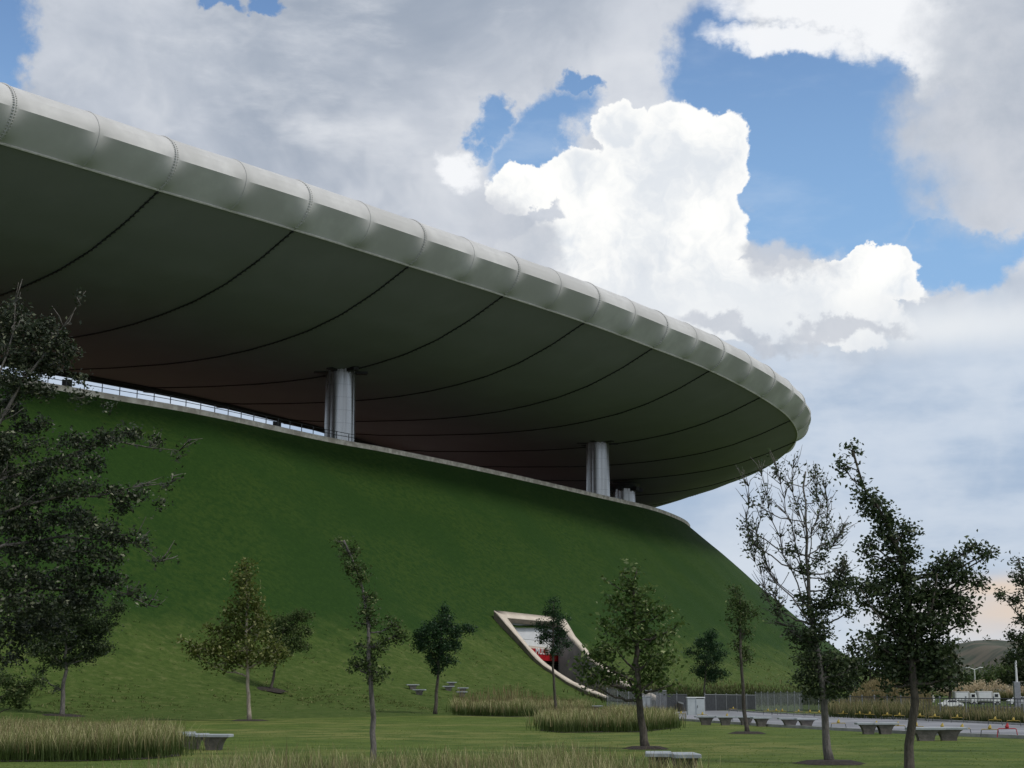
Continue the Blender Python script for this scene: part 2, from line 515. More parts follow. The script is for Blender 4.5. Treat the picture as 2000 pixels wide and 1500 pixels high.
# inner edge of the roof ring
T = np.roll(RIM, -1, 0)[:, :2] - np.roll(RIM, 1, 0)[:, :2]
T /= np.linalg.norm(T, axis=1)[:, None]
NIN = np.stack([-T[:, 1], T[:, 0]], 1)
INN = RIM[:, :2] + 62 * NIN
custom = {4: (-42.5, 229), 5: (-34.5, 242.5), 6: (-27.5, 257), 7: (-20, 271), 8: (-10, 279.5), 9: (-2, 284), 10: (0, 289), 11: (-3, 293.5), 12: (-9.5, 297.5), 13: (-16, 300.5)}
scale_k = np.ones(len(RIM))
for k, p_ in custom.items():
    INN[NB + k] = p_
for k in range(6, 15):
    scale_k[min(NB + k, NS)] = .92 if k == 6 else .82
INN[NS] = (-22.8, 303.5)
for i in range(NS):
    j = len(RIM) - 1 - i
    INN[j] = mirror(INN[i]); scale_k[j] = scale_k[i]
SUB = 24
rimS = resample(RIM, SUB); innS = resample(INN, SUB); scS = resample(scale_k[:, None], SUB)[:, 0]
NT_ = len(rimS)
prof_s = [0, 5, 10, 15, 20, 25, 30, 35, 40, 50, 60, 66]
prof_d = [0, 2.2, 3.9, 5.0, 5.6, 5.95, 6.05, 5.95, 5.7, 4.9, 3.9, 3.0]
wid = np.linalg.norm(innS - rimS[:, :2], axis=1)
tan = np.roll(rimS, -1, 0)[:, :2] - np.roll(rimS, 1, 0)[:, :2]
tan /= np.linalg.norm(tan, axis=1)[:, None]
nout = np.stack([tan[:, 1], -tan[:, 0]], 1)
ph = np.arange(NT_) / SUB
frac1 = ph % 1.0                       # between two soffit seams


def soffit_pt(i, q):                   # q in 0..1 from rim to inner edge
    i = i % NT_
    s_ = wid[i] * q
    d_ = np.interp(s_, prof_s, prof_d) * scS[i]
    puff = .38 * math.sin(math.pi * frac1[i]) * math.sin(math.pi * min(1, q * 1.6 + .04)) if q < .6 else .38 * math.sin(math.pi * frac1[i]) * math.sin(math.pi * min(1, .99)) * 0
    xy = rimS[i, :2] * (1 - q) + innS[i] * q
    return np.array([xy[0], xy[1], rimS[i, 2] - d_ - max(0, puff)])


stadium = empty('stadium', (0, 240, 0))
stadium.location = (0, 0, 0)
tag(stadium, 'stadium with a vast white-rimmed saucer roof on steel columns above a grass berm', 'stadium')
NQ = 40
V = np.array([[soffit_pt(i, (j / (NQ - 1)) ** 1.15) for j in range(NQ)] for i in range(NT_)])
soff = mesh_np('roof_soffit', V.reshape(-1, 3), grid_faces(NT_, NQ, True), M['soffit'], stadium, True)
# fascia: rounded at each hoop, pulled to a crease by a cable between hoops
hoop = np.array([(0, 0), (.80, .45), (1.36, 1.05), (1.72, 1.75), (1.92, 2.5), (1.90, 3.15), (1.66, 3.8), (1.2, 4.45), (.45, 5.0), (-.6, 5.35), (-2.5, 5.8)])
flat = np.array([(0, 0), (.5, .62), (1.0, 1.24), (1.48, 1.86), (1.95, 2.5), (1.80, 3.15), (1.55, 3.8), (1.1, 4.45), (.4, 5.0), (-.6, 5.45), (-2.5, 5.8)])


def dens(P, k=3):
    o_ = []
    for a, b in zip(P[:-1], P[1:]):
        for j in range(k): o_.append(a + (b - a) * j / k)
    o_.append(P[-1]); return np.array(o_)


def smooth_prof(P, k=3):
    P = np.vstack([2 * P[0] - P[1], P, 2 * P[-1] - P[-2]]); o_ = []
    for i in range(1, len(P) - 2):
        a, b, c, d = P[i - 1:i + 3]
        for j in range(k):
            t = j / k
            o_.append(.5 * ((2 * b) + (-a + c) * t + (2 * a - 5 * b + 4 * c - d) * t * t + (-a + 3 * b - 3 * c + d) * t ** 3))
    o_.append(P[-2]); return np.array(o_)


hp = smooth_prof(hoop); fp = dens(flat)
# finer sampling along the rim for the hoops
FS = 4
idx = np.arange(NT_ * FS) / FS
def lerp_loop(A, t):
    i = np.floor(t).astype(int) % len(A); f = (t - np.floor(t))
    f = f.reshape(-1, *([1] * (A.ndim - 1)))
    return A[i] * (1 - f) + A[(i + 1) % len(A)] * f
rF = lerp_loop(rimS, idx); nF = lerp_loop(nout, idx)
hf = (idx / SUB * 2) % 1.0
dj = np.minimum(hf, 1 - hf) * 8.4       # metres to nearest hoop
wgt = np.exp(-(dj / 1.25) ** 1.5)
isseam = (np.round(idx / SUB * 2) % 2) == 0
bul = .10 * np.exp(-(dj / .35) ** 2)
puffF = .0 * np.sin(np.pi * hf)
V = []
for k in range(len(idx)):
    pr = hp * wgt[k] + fp * (1 - wgt[k])
    prx = np.where(pr[:, 0] > 0, pr[:, 0] * 1.2, pr[:, 0]) + (puffF[k]) * np.sin(np.linspace(0, math.pi, len(pr)) ** 1)
    V.append(np.stack([rF[k, 0] + nF[k, 0] * prx, rF[k, 1] + nF[k, 1] * prx, rF[k, 2] + pr[:, 1]], 1))
V = np.array(V)
NP_ = V.shape[1]
fas = mesh_np('fascia', V.reshape(-1, 3), grid_faces(len(idx), NP_, True), M['membrane'], stadium, True)
fas.data.set_sharp_from_angle(angle=R(14))
# white edge trim under the fascia
mb = MB()
vis0, vis1 = (NB - 5) * SUB, (NS + 2) * SUB
mb.tube([rimS[i % NT_] + np.array([nout[i % NT_, 0] * .02, nout[i % NT_, 1] * .02, -.02]) for i in range(vis0, vis1, 3)], .11, 5)
mb.build('edge_trim', M['trim'], stadium)
# roof top sheet, closes the ring above
V = []
for i in range(NT_):
    a = np.array([rimS[i, 0] - nout[i, 0] * 2.5, rimS[i, 1] - nout[i, 1] * 2.5, rimS[i, 2] + 5.8])
    b = np.array([innS[i, 0], innS[i, 1], rimS[i, 2] - np.interp(wid[i], prof_s, prof_d) * scS[i] + 2.6])
    for q in np.linspace(0, 1, 8):
        c_ = a * (1 - q) + b * q; c_[2] += 1.5 * math.sin(math.pi * q)
        V.append(c_)
mesh_np('roof_top', V, grid_faces(NT_, 8, True), M['membrane'], stadium, True)
# inner ring truss
mb = MB()
edge_pts = [soffit_pt(i, 1.0) for i in range(0, NT_, 6)]
for dz, off, r_ in ((-.15, 0, .2), (2.4, .3, .22), (-.7, .5, .12)):
    pts = [p_ + np.array([0, 0, dz]) for p_ in edge_pts]; pts.append(pts[0])
    mb.tube(pts, r_, 5)
for i, p_ in enumerate(edge_pts):
    q_ = edge_pts[(i + 1) % len(edge_pts)]
    mb.tube([p_ + np.array([0, 0, -.7]), p_ + np.array([0, 0, 2.4])], .09, 4)
    mb.tube([p_ + np.array([0, 0, -.7]), q_ + np.array([0, 0, 2.4])], .07, 4)
for i in range(0, len(edge_pts), 4):
    p_ = edge_pts[i]; mb.box(p_ + np.array([0, 0, -.5]), (1.6, .5, .6), .6)
mb.build('ring_truss', M['dark'], stadium)
inner_face = []
for i in range(NT_):
    p_ = soffit_pt(i, 1.0); inner_face += [p_ + np.array([0, 0, -.6]), p_ + np.array([0, 0, 2.5])]
mesh_np('inner_fascia', inner_face, grid_faces(NT_, 2, True), M['dark'], stadium)
# seams: laced black cable along each soffit rib
for k in range(NB - 3, NS + 2):
    i = (k * SUB) % NT_
    mb = MB()
    pts = [soffit_pt(i, q) + np.array([0, 0, -.05]) for q in np.linspace(0, 1, 46)]
    mb.tube(pts, .08, 5)
    for a, b in zip(pts[::1], pts[1::1]):
        for f_ in (.25, .75):
            c_ = a * (1 - f_) + b * f_
            mb.box(c_ + np.array([0, 0, -.03]), (.42, .26, .07), math.atan2(*(b - a)[1::-1]))
    mb.build('soffit_seam', M['black'], stadium)
# hoop battens on the fascia (laced on every other hoop)
for k in range((NB - 2) * 2, NS * 2 + 1):
    ii = int(k * SUB * FS / 2) % len(idx)
    line_ = V = None
    pr = hp
    pts = [np.array([rF[ii, 0] + nF[ii, 0] * (max(a, a * 1.2) + .02), rF[ii, 1] + nF[ii, 1] * (max(a, a * 1.2) + .02), rF[ii, 2] + b]) for a, b in pr]
    mb = MB()
    mb.tube(pts, .05 if k % 2 else .085, 5)
    if k % 2 == 0:
        for j in range(1, len(pts) - 1):
            mb.box(pts[j], (.42, .12, .05), math.atan2(tan[(k * SUB // 2) % NT_, 1], tan[(k * SUB // 2) % NT_, 0]))
    mb.build('fascia_hoop', M['membrane'], stadium, True)

# ------------------------------------------------------------ berm
cr = [(-41, 156), (-33, 166), (-22, 184), (-15, 193.5), (-3, 212), (7, 229), (16, 244.5), (22.5, 256), (28, 270), (31, 281), (32, 291), (30, 302), (24, 313), (14, 322), (6, 328)]
bk = []
x, y, h = -41., 156., 39.
for i in range(7):
    x -= 18 * math.sin(R(h)); y -= 18 * math.cos(R(h)); h += 1 + i * 2.0; bk.append((x, y))
crn = bk[::-1] + cr
CR = np.array([(*c, 0) for c in crn] + [(*mirror((*c, 0))[:2], 0) for c in crn[::-1]])
crS = resample(CR, 14)[:, :2]
# even out
seg = np.linalg.norm(np.roll(crS, -1, 0) - crS, axis=1); cum_ = np.concatenate([[0], np.cumsum(seg)])
NC = 720
tt = np.linspace(0, cum_[-1], NC, endpoint=False)
cc = np.vstack([crS, crS[:1]])
crE = np.stack([np.interp(tt, cum_, cc[:, k]) for k in (0, 1)], 1)
ct = np.roll(crE, -2, 0) - np.roll(crE, 2, 0); ct /= np.linalg.norm(ct, axis=1)[:, None]
cn = np.stack([ct[:, 1], -ct[:, 0]], 1)
CH = 30.6
hs = np.array([0, 6, 12, 20, 26, 30, 34, 38, 42, 47, 52, 58, 64])
hz = np.array([30.6, 25.4, 19.9, 12.9, 8.1, 5.4, 3.5, 2.2, 1.35, .65, .25, .0, -.12])


def hprof(s_): return np.interp(s_, hs, hz)


def ground_h(x, y):
    x = np.asarray(x, float); y = np.asarray(y, float)
    f = np.clip((y - 112) / 40, 0, 1) * np.clip((x - 8) / 22, 0, 1)
    return -.2 * f * f * (3 - 2 * f)


def terrain(x, y):
    q = np.array([x, y]); d = crE - q
    dd = np.hypot(d[:, 0], d[:, 1]); i = int(np.argmin(dd))
    side = (q - crE[i]) @ cn[i]
    s_ = dd[i] if side > 0 else 0
    g = float(ground_h(x, y))
    return max(float(hprof(s_)), g) if s_ < 64 else g


def hit(u, v, lift=0.0):
    """where the line of sight meets the ground"""
    r = ray(u, v); tprev = 5.0
    for t in np.arange(6, 700, 1.0):
        p = r * t
        if p[2] + EYE <= terrain(p[0], p[1]) + lift:
            lo, hi = tprev, t
            for _ in range(18):
                m_ = (lo + hi) / 2; p = r * m_
                if p[2] + EYE <= terrain(p[0], p[1]) + lift: hi = m_
                else: lo = m_
            p = r * hi
            return np.array([p[0], p[1], p[2] + EYE])
        tprev = t
    return r * 700 + np.array([0, 0, EYE])


ss_ = np.concatenate([np.linspace(0, 58, 117), [61, 64]])
X = crE[:, None, 0] + cn[:, None, 0] * ss_[None, :]
Y = crE[:, None, 1] + cn[:, None, 1] * ss_[None, :]
Z = np.repeat(hprof(ss_)[None], NC, 0)
# fold-over guard and soft undulation
und = .16 * np.sin(X * .21 + 1) * np.sin(Y * .17) + .07 * np.sin(X * .7 + Y * .5)
Z = Z + und * np.clip(ss_ / 10, 0, 1)[None] * np.clip((60 - ss_) / 20, 0, 1)[None]
# portal outline (photo pixel -> point on the slope)
left_out = [(965, 1192), (988, 1218), (1012, 1245), (1028, 1264), (1045, 1284), (1061, 1298), (1078, 1310), (1105, 1329), (1141, 1347), (1188, 1364)]
left_in = [(990, 1206), (1006, 1228), (1024, 1251), (1034, 1263), (1046, 1275), (1057, 1287), (1069, 1297), (1091, 1313), (1120, 1331), (1188, 1360)]
right_out = [(1103, 1207), (1124, 1243), (1156, 1279), (1212, 1325), (1290, 1362), (1335, 1374)]
right_in = [(1090, 1215), (1118, 1247), (1150, 1283), (1207, 1329), (1286, 1366), (1332, 1378)]
LIFT = .9
lf = np.linspace(1, .3, 10)
LO = [hit(u, v, LIFT * k) for (u, v), k in zip(left_out, lf)]; LI = [hit(u, v, LIFT * k) for (u, v), k in zip(left_in, lf)]
RO = [hit(u, v, .9 - .1 * i) for i, (u, v) in enumerate(right_out)]; RI = [hit(u, v, .9 - .1 * i) for i, (u, v) in enumerate(right_in)]
poly = [(a[:2] + b[:2]) / 2 for a, b in zip(LO, LI)] + [(a[:2] + b[:2]) / 2 for a, b in zip(RO, RI)][::-1]
poly = np.array(poly)


def inside(px, py, P):
    c = np.zeros(px.shape, bool); n = len(P); j = n - 1
    for i in range(n):
        xi, yi = P[i]; xj, yj = P[j]
        c ^= ((yi > py) != (yj > py)) & (px < (xj - xi) * (py - yi) / (yj - yi + 1e-12) + xi)
        j = i
    return c


Fb = grid_faces(NC, len(ss_), True)
Vb = np.stack([X, Y, Z], -1).reshape(-1, 3)
ctr = Vb[Fb].mean(1)
keep = ~inside(ctr[:, 0], ctr[:, 1], poly)
berm = mesh_np('grass_berm', Vb, Fb[keep], M['hill'], None, True)
tag(berm, kind='structure')
# walkway behind the crest, parapet kerb, railing, seating bowl
def strip(offs, zs, wrap=True):
    A = np.array([[(crE[i, 0] + cn[i, 0] * o_, crE[i, 1] + cn[i, 1] * o_, z_) for o_, z_ in zip(offs, zs)] for i in range(NC)])
    return A.reshape(-1, 3), grid_faces(NC, len(offs), wrap)
v_, f_ = strip([-14, -.6, -.6, -.62], [30.45, 30.45, 30.46, 30.0])
mesh_np('walkway', v_, f_, M['pave'], stadium)
v_, f_ = strip([.35, .35, -.35, -.35, .35], [30.05, 30.88, 30.92, 30.2, 30.05])
mesh_np('parapet', v_, f_, M['parapet'], stadium)
v_, f_ = strip([-14.0, -30, -52], [30.4, 20, 6])
mesh_np('seating_bowl', v_, f_, M['seats'], stadium)
mb = MB()
iv = int(np.argmin(np.hypot(crE[:, 0] + 22, crE[:, 1] - 184))); i0, i1 = iv - 110, iv + 6
rail = [np.array([crE[i, 0] - cn[i, 0] * .1, crE[i, 1] - cn[i, 1] * .1, 31.0]) for i in range(i0, i1)]
for dz in (.45, .85):
    mb.tube([p_ + np.array([0, 0, dz]) for p_ in rail], .035, 4)
for p_ in rail[::2]:
    mb.tube([p_, p_ + np.array([0, 0, .88])], .05, 4)
mb.build('railing', M['dark'], stadium)
# columns
def column(x, y, ztop, r_):
    th = np.linspace(0, 2 * math.pi, 168, endpoint=False)
    rr = r_ * (.945 + .06 * np.abs(np.cos(3.5 * (th + R(149.7)))) ** .9)
    zs = np.linspace(30.4, ztop, 10); V = []
    for z_ in zs:
        k = 1 + .03 * (1 - (z_ - zs[0]) / (zs[-1] - zs[0]))
        V.append(np.stack([x + rr * k * np.cos(th), y + rr * k * np.sin(th), np.full(168, z_)], 1))
    V = np.array(V).transpose(1, 0, 2)
    col_ = mesh_np('column', V.reshape(-1, 3), grid_faces(168, 10, True), M['steel'], stadium, True)
    mb = MB()
    for a in range(6):
        t_ = a * math.pi / 3 + .2
        mb.box((x + 2.45 * math.cos(t_), y + 2.45 * math.sin(t_), ztop - .35), (1.7, .8, .6), t_)
    mb.tube([(x, y, ztop - .25), (x, y, ztop + .6)], [r_ * 1.25, r_ * 1.45], 24)
    mb.build('column_head', M['black'], col_)
column(-21.3, 193.5, 41.0, 1.86)
column(13.4, 246, 40.3, 1.80)
column(19.7, 277, 36.6, 1.9)
column(-66, 138, 41, 1.86)
# floodlight boxes on the crest
for (u, v) in ((541, 829), (131, 748)):
    r = ray(u, v); t_ = (31.0 - EYE + .9) / r[2]; p_ = r * t_
    fl = empty('floodlight', (p_[0], p_[1], 30.9))
    mb = MB(); mb.box((0, 0, .9), (.9, .5, .8)); mb.build('lamp_housing', M['black'], fl)
    mb = MB(); mb.tube([(0, 0, 0), (0, 0, .6)], .09, 6); mb.build('stand', M['black'], fl)
    tag(fl, 'black lamp box on the berm crest %s' % ('left of the tallest steel column' if u > 300 else 'at the far left behind the dark branches'), 'floodlight', 'black lamp boxes on the berm crest')

# ------------------------------------------------------------ ground
gx = np.unique(np.concatenate([np.linspace(-2600, -120, 14), np.linspace(-120, 160, 141), np.linspace(160, 2600, 14)]))
gy = np.unique(np.concatenate([np.linspace(-60, 300, 181), np.linspace(300, 4500, 20)]))
GX, GY = np.meshgrid(gx, gy, indexing='ij')
GZ = ground_h(GX, GY) + .05 * np.sin(GX * .3) * np.sin(GY * .23) * ((GY < 105) & (GY > 5)) * 0.0
gr = mesh_np('ground', np.stack([GX, GY, GZ], -1).reshape(-1, 3), grid_faces(len(gx), len(gy)), M['lawn'], None, True)
tag(gr, kind='structure')


def ghit(u, v, lift=0.0):
    r = ray(u, v)
    t = 3.0
    lo = hi = None
    for t in np.arange(3, 900, 1.0):
        p = r * t
        if p[2] + EYE <= float(ground_h(p[0], p[1])):
            lo, hi = t - 1, t; break
    if hi is None: hi = lo = 900
    for _ in range(16):
        m_ = (lo + hi) / 2; p = r * m_
        if p[2] + EYE <= float(ground_h(p[0], p[1])): hi = m_
        else: lo = m_
    p = r * hi
    return np.array([p[0], p[1], p[2] + EYE + lift])


def sheet(name, near_px, far_px, mat_, lift):
    A = [ghit(u, v, lift) for u, v in near_px]; B = [ghit(u, v, lift) for u, v in far_px]
    n = 60
    def rs(P):
        P = np.array(P); s_ = np.linspace(0, 1, len(P)); q = np.linspace(0, 1, n)
        return np.stack([np.interp(q, s_, P[:, k]) for k in range(3)], 1)
    A, B = rs(A), rs(B)
    V = []
    for a, b in zip(A, B):
        for q in np.linspace(0, 1, 14):
            p_ = a * (1 - q) + b * q; p_[2] = float(ground_h(p_[0], p_[1])) + lift; V.append(p_)
    o_ = mesh_np(name, V, grid_faces(n, 14), mat_, None, True)
    tag(o_, kind='structure')
    return A, B


pn = [(1180, 1388), (1250, 1398), (1310, 1406), (1500, 1419), (1640, 1427), (1780, 1434), (2000, 1443), (2500, 1466)]
pf = [(1180, 1371), (1250, 1374), (1330, 1380), (1480, 1393), (1640, 1401), (1800, 1408), (2000, 1418), (2500, 1440)]
pa, pb = sheet('pavement', pn, pf, M['pave'], .03)
mb = MB()
for E_, w_ in ((pa, .14), (pb, .14)):
    for a, b in zip(E_[:-1], E_[1:]):
        c_ = (a + b) / 2; d_ = b - a
        mb.box((c_[0], c_[1], c_[2] + .03), (np.hypot(d_[0], d_[1]), w_, .12), math.atan2(d_[1], d_[0]))
k_ = mb.build('kerb', M['kerb'])
tag(k_, kind='structure')
sheet('parking_lot', [(1790, 1387), (2000, 1394), (2500, 1404)], [(1790, 1371), (2000, 1373), (2500, 1375)], M['asphalt'], .02)

# ------------------------------------------------------------ entrance portal
portal = empty('entrance_portal', hit(1100, 1345))
po = np.array(portal.location)
tag(portal, 'leaf-shaped concrete entrance portal cut into the berm, pointed at its upper left', 'entrance')


def strip_solid(name, A, B, depthA, depthB, m_top, parent):
    """top face between contours A (outer) and B (inner) with skirts on both sides"""
    n = len(A); V = []
    for a, b, da, db in zip(A, B, depthA, depthB):
        V += [a - po - np.array([0, 0, da]), a - po, b - po, b - po - np.array([0, 0, db])]
    return mesh_np(name, V, grid_faces(n, 4), m_top, parent)


n = len(LO)
strip_solid('frame', LO, LI, [2.2] * n, [.4] * n, M['frame'], portal)
# outer flank proud of the frame edge, its shade painted as darker concrete
V = []
for i, a in enumerate(LO):
    nrm = np.array([-.5, -.85, 0]) * .06
    V += [a - po + nrm + np.array([0, 0, -.06]), a - po + nrm + np.array([0, 0, -2.3])]
mesh_np('flank_wall', V, grid_faces(n, 2), M['frame_shade'], portal)
TO = [LO[0] * (1 - q) + RO[0] * q for q in np.linspace(0, 1, 8)]
TI = [LI[0] * (1 - q) + RI[0] * q for q in np.linspace(0, 1, 8)]
strip_solid('lintel', TO, TI, [1.0] * 8, [.05] * 8, M['frame'], portal)
V = []
for p_ in TI:
    V += [p_ - po - np.array([0, 0, .04]), p_ - po + np.array([.02, .3, -.5])]
mesh_np('lintel_soffit', V, grid_faces(8, 2), M['frame_shade'], portal)  # shade under the lintel put into the colour
n = len(RO)
strip_solid('frame', RO, RI, [1.5] * n, [.3] * n, M['frame'], portal)


def down(P, name, z0, m_, top=.3):
    V = []
    for p_ in P:
        V += [p_ - po - np.array([0, 0, top]), np.array([p_[0] - po[0], p_[1] - po[1], z0 - po[2]])]
    return mesh_np(name, V, grid_faces(len(P), 2), m_, portal)


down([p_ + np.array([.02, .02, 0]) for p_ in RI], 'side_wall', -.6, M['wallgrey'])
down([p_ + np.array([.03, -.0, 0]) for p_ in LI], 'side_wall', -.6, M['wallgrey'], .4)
# back wall: vertical plane 1.2 m behind the lintel
e0 = LI[0][:2]; e1 = RI[0][:2]
ed = (e1 - e0) / np.linalg.norm(e1 - e0); en = np.array([-ed[1], ed[0]])
if en[1] < 0: en = -en


def back_pt(u, v, d_):
    r = ray(u, v); pp = e0 + en * d_
    t_ = (pp @ en) / (r[:2] @ en); p_ = r * t_
    return np.array([p_[0], p_[1], p_[2] + EYE])


def back_quad(name, px, d_, m_, th=.1, parent=None):
    P = [back_pt(u, v, d_) for u, v in px]; k = len(P)
    V = [p_ - po for p_ in P] + [p_ - po + np.array([en[0] * th, en[1] * th, 0]) for p_ in P]
    F = [tuple(range(k)), tuple(range(2 * k - 1, k - 1, -1))] + [(i, (i + 1) % k, k + (i + 1) % k, k + i) for i in range(k)]
    return mesh_np(name, V, F, m_, parent or portal)


back_quad('upper_panel', [(975, 1205), (1096, 1218), (1128, 1259), (1015, 1247)], .62, M['panel'])
back_quad('white_band', [(1010, 1247.2), (1128, 1259.5), (1136, 1273), (1025, 1260)], .58, M['white'])
back_quad('beam', [(1025, 1260.4), (1136, 1273.4), (1138, 1279), (1030, 1265)], .5, M['frame'])
back_quad('passage_darkness', [(1030, 1262), (1165, 1276), (1175, 1350), (1030, 1350)], 3.2, M['black'])  # flat black sheet painted in for the darkness of the opening
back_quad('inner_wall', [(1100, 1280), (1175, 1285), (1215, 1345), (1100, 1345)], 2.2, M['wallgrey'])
for k in range(9):
    v = 1292 + k * 4.2
    back_quad('step', [(1060, v), (1099, v + 1.5), (1099, v + 3.4), (1060, v + 1.9)], 2.9 - .15 * k, M['kerb'], .4)
bn = back_quad('banner', [(1036, 1266), (1122, 1272), (1122, 1294), (1060, 1290), (1046, 1279)], .42, M['red'], .04)
bn.parent = None; bn.location = tuple(po)
tag(bn, 'red banner with white lettering and a round emblem hung across the portal entrance', 'banner')


def text_mesh(s_, size, name, mat_, parent, loc, ang, ext=.02, rx=math.pi / 2):
    cu = bpy.data.curves.new(name, 'FONT'); cu.body = s_; cu.size = size; cu.extrude = ext
    to = bpy.data.objects.new(name, cu); COL.objects.link(to)
    dg = bpy.context.evaluated_depsgraph_get()
    me = bpy.data.meshes.new_from_object(to.evaluated_get(dg))
    COL.objects.unlink(to); bpy.data.objects.remove(to)
    me.materials.clear(); me.materials.append(mat_)
    ob = bpy.data.objects.new(name, me); COL.objects.link(ob)
    ob.parent = parent; ob.location = tuple(map(float, loc)); ob.rotation_euler = (rx, 0, ang)
    return ob


ang = math.atan2(ed[1], ed[0])
pt = back_pt(1046, 1277.5, .36) - po
wd = np.linalg.norm(back_pt(1046, 1277, .36) - back_pt(1078, 1280, .36))
txt = text_mesh('MULTIMEDIA', 1.0, 'lettering', M['white'], bn, pt, ang)
ex = max(v.co.x for v in txt.data.vertices)
sx = wd * 1.6 / ex
txt.scale = (sx, min(1.0, sx * 1.5), 1)
cpt = back_pt(1110, 1283.5, .36) - po
mb = MB(); ring = []
for a in range(0, 21):
    t_ = a / 20 * 2 * math.pi
    ring.append(cpt + np.array([ed[0] * .26 * math.cos(t_), ed[1] * .26 * math.cos(t_), .34 * math.sin(t_)]))
mb.tube(ring, .09, 5)
mb.build('emblem', M['white'], bn)


# ------------------------------------------------------------ leaves, grass
def blob(parts, lm, name, parent, origin):
    if not parts: return
    V = np.concatenate([p_[0] for p_ in parts]) - origin
    F = np.arange(len(V)).reshape(-1, 4)
    return mesh_np(name, V, F, lm, parent)


def leaves(centres, size, aspect=.55):
    """one rhombic leaf blade per centre, random attitude, slightly drooping"""
    n = len(centres)
    a = rng.normal(size=(n, 3)); a[:, 2] *= .7; a /= np.linalg.norm(a, axis=1)[:, None]
    b = rng.normal(size=(n, 3)); b -= a * (a * b).sum(1)[:, None]; b /= np.linalg.norm(b, axis=1)[:, None]
    s = size * rng.uniform(.6, 1.35, (n, 1))
    c = np.cross(a, b) * s * .12
    Q = np.stack([centres - a * s * .5, centres + b * s * aspect * .5 + c, centres + a * s * .5, centres - b * s * aspect * .5 + c], 1)
    return (Q.reshape(-1, 3),)


def clump_pts(c, rx, rz, ry, n, twigs, spread):
    tw = rng.normal(size=(twigs, 3)); tw /= np.linalg.norm(tw, axis=1)[:, None]
    tw *= rng.uniform(.25, 1.0, (twigs, 1)) ** .6
    tw = tw * np.array([rx, ry, rz]) * .88 + c
    k = rng.integers(0, twigs, n)
    return tw[k] + rng.normal(size=(n, 3)) * spread, tw


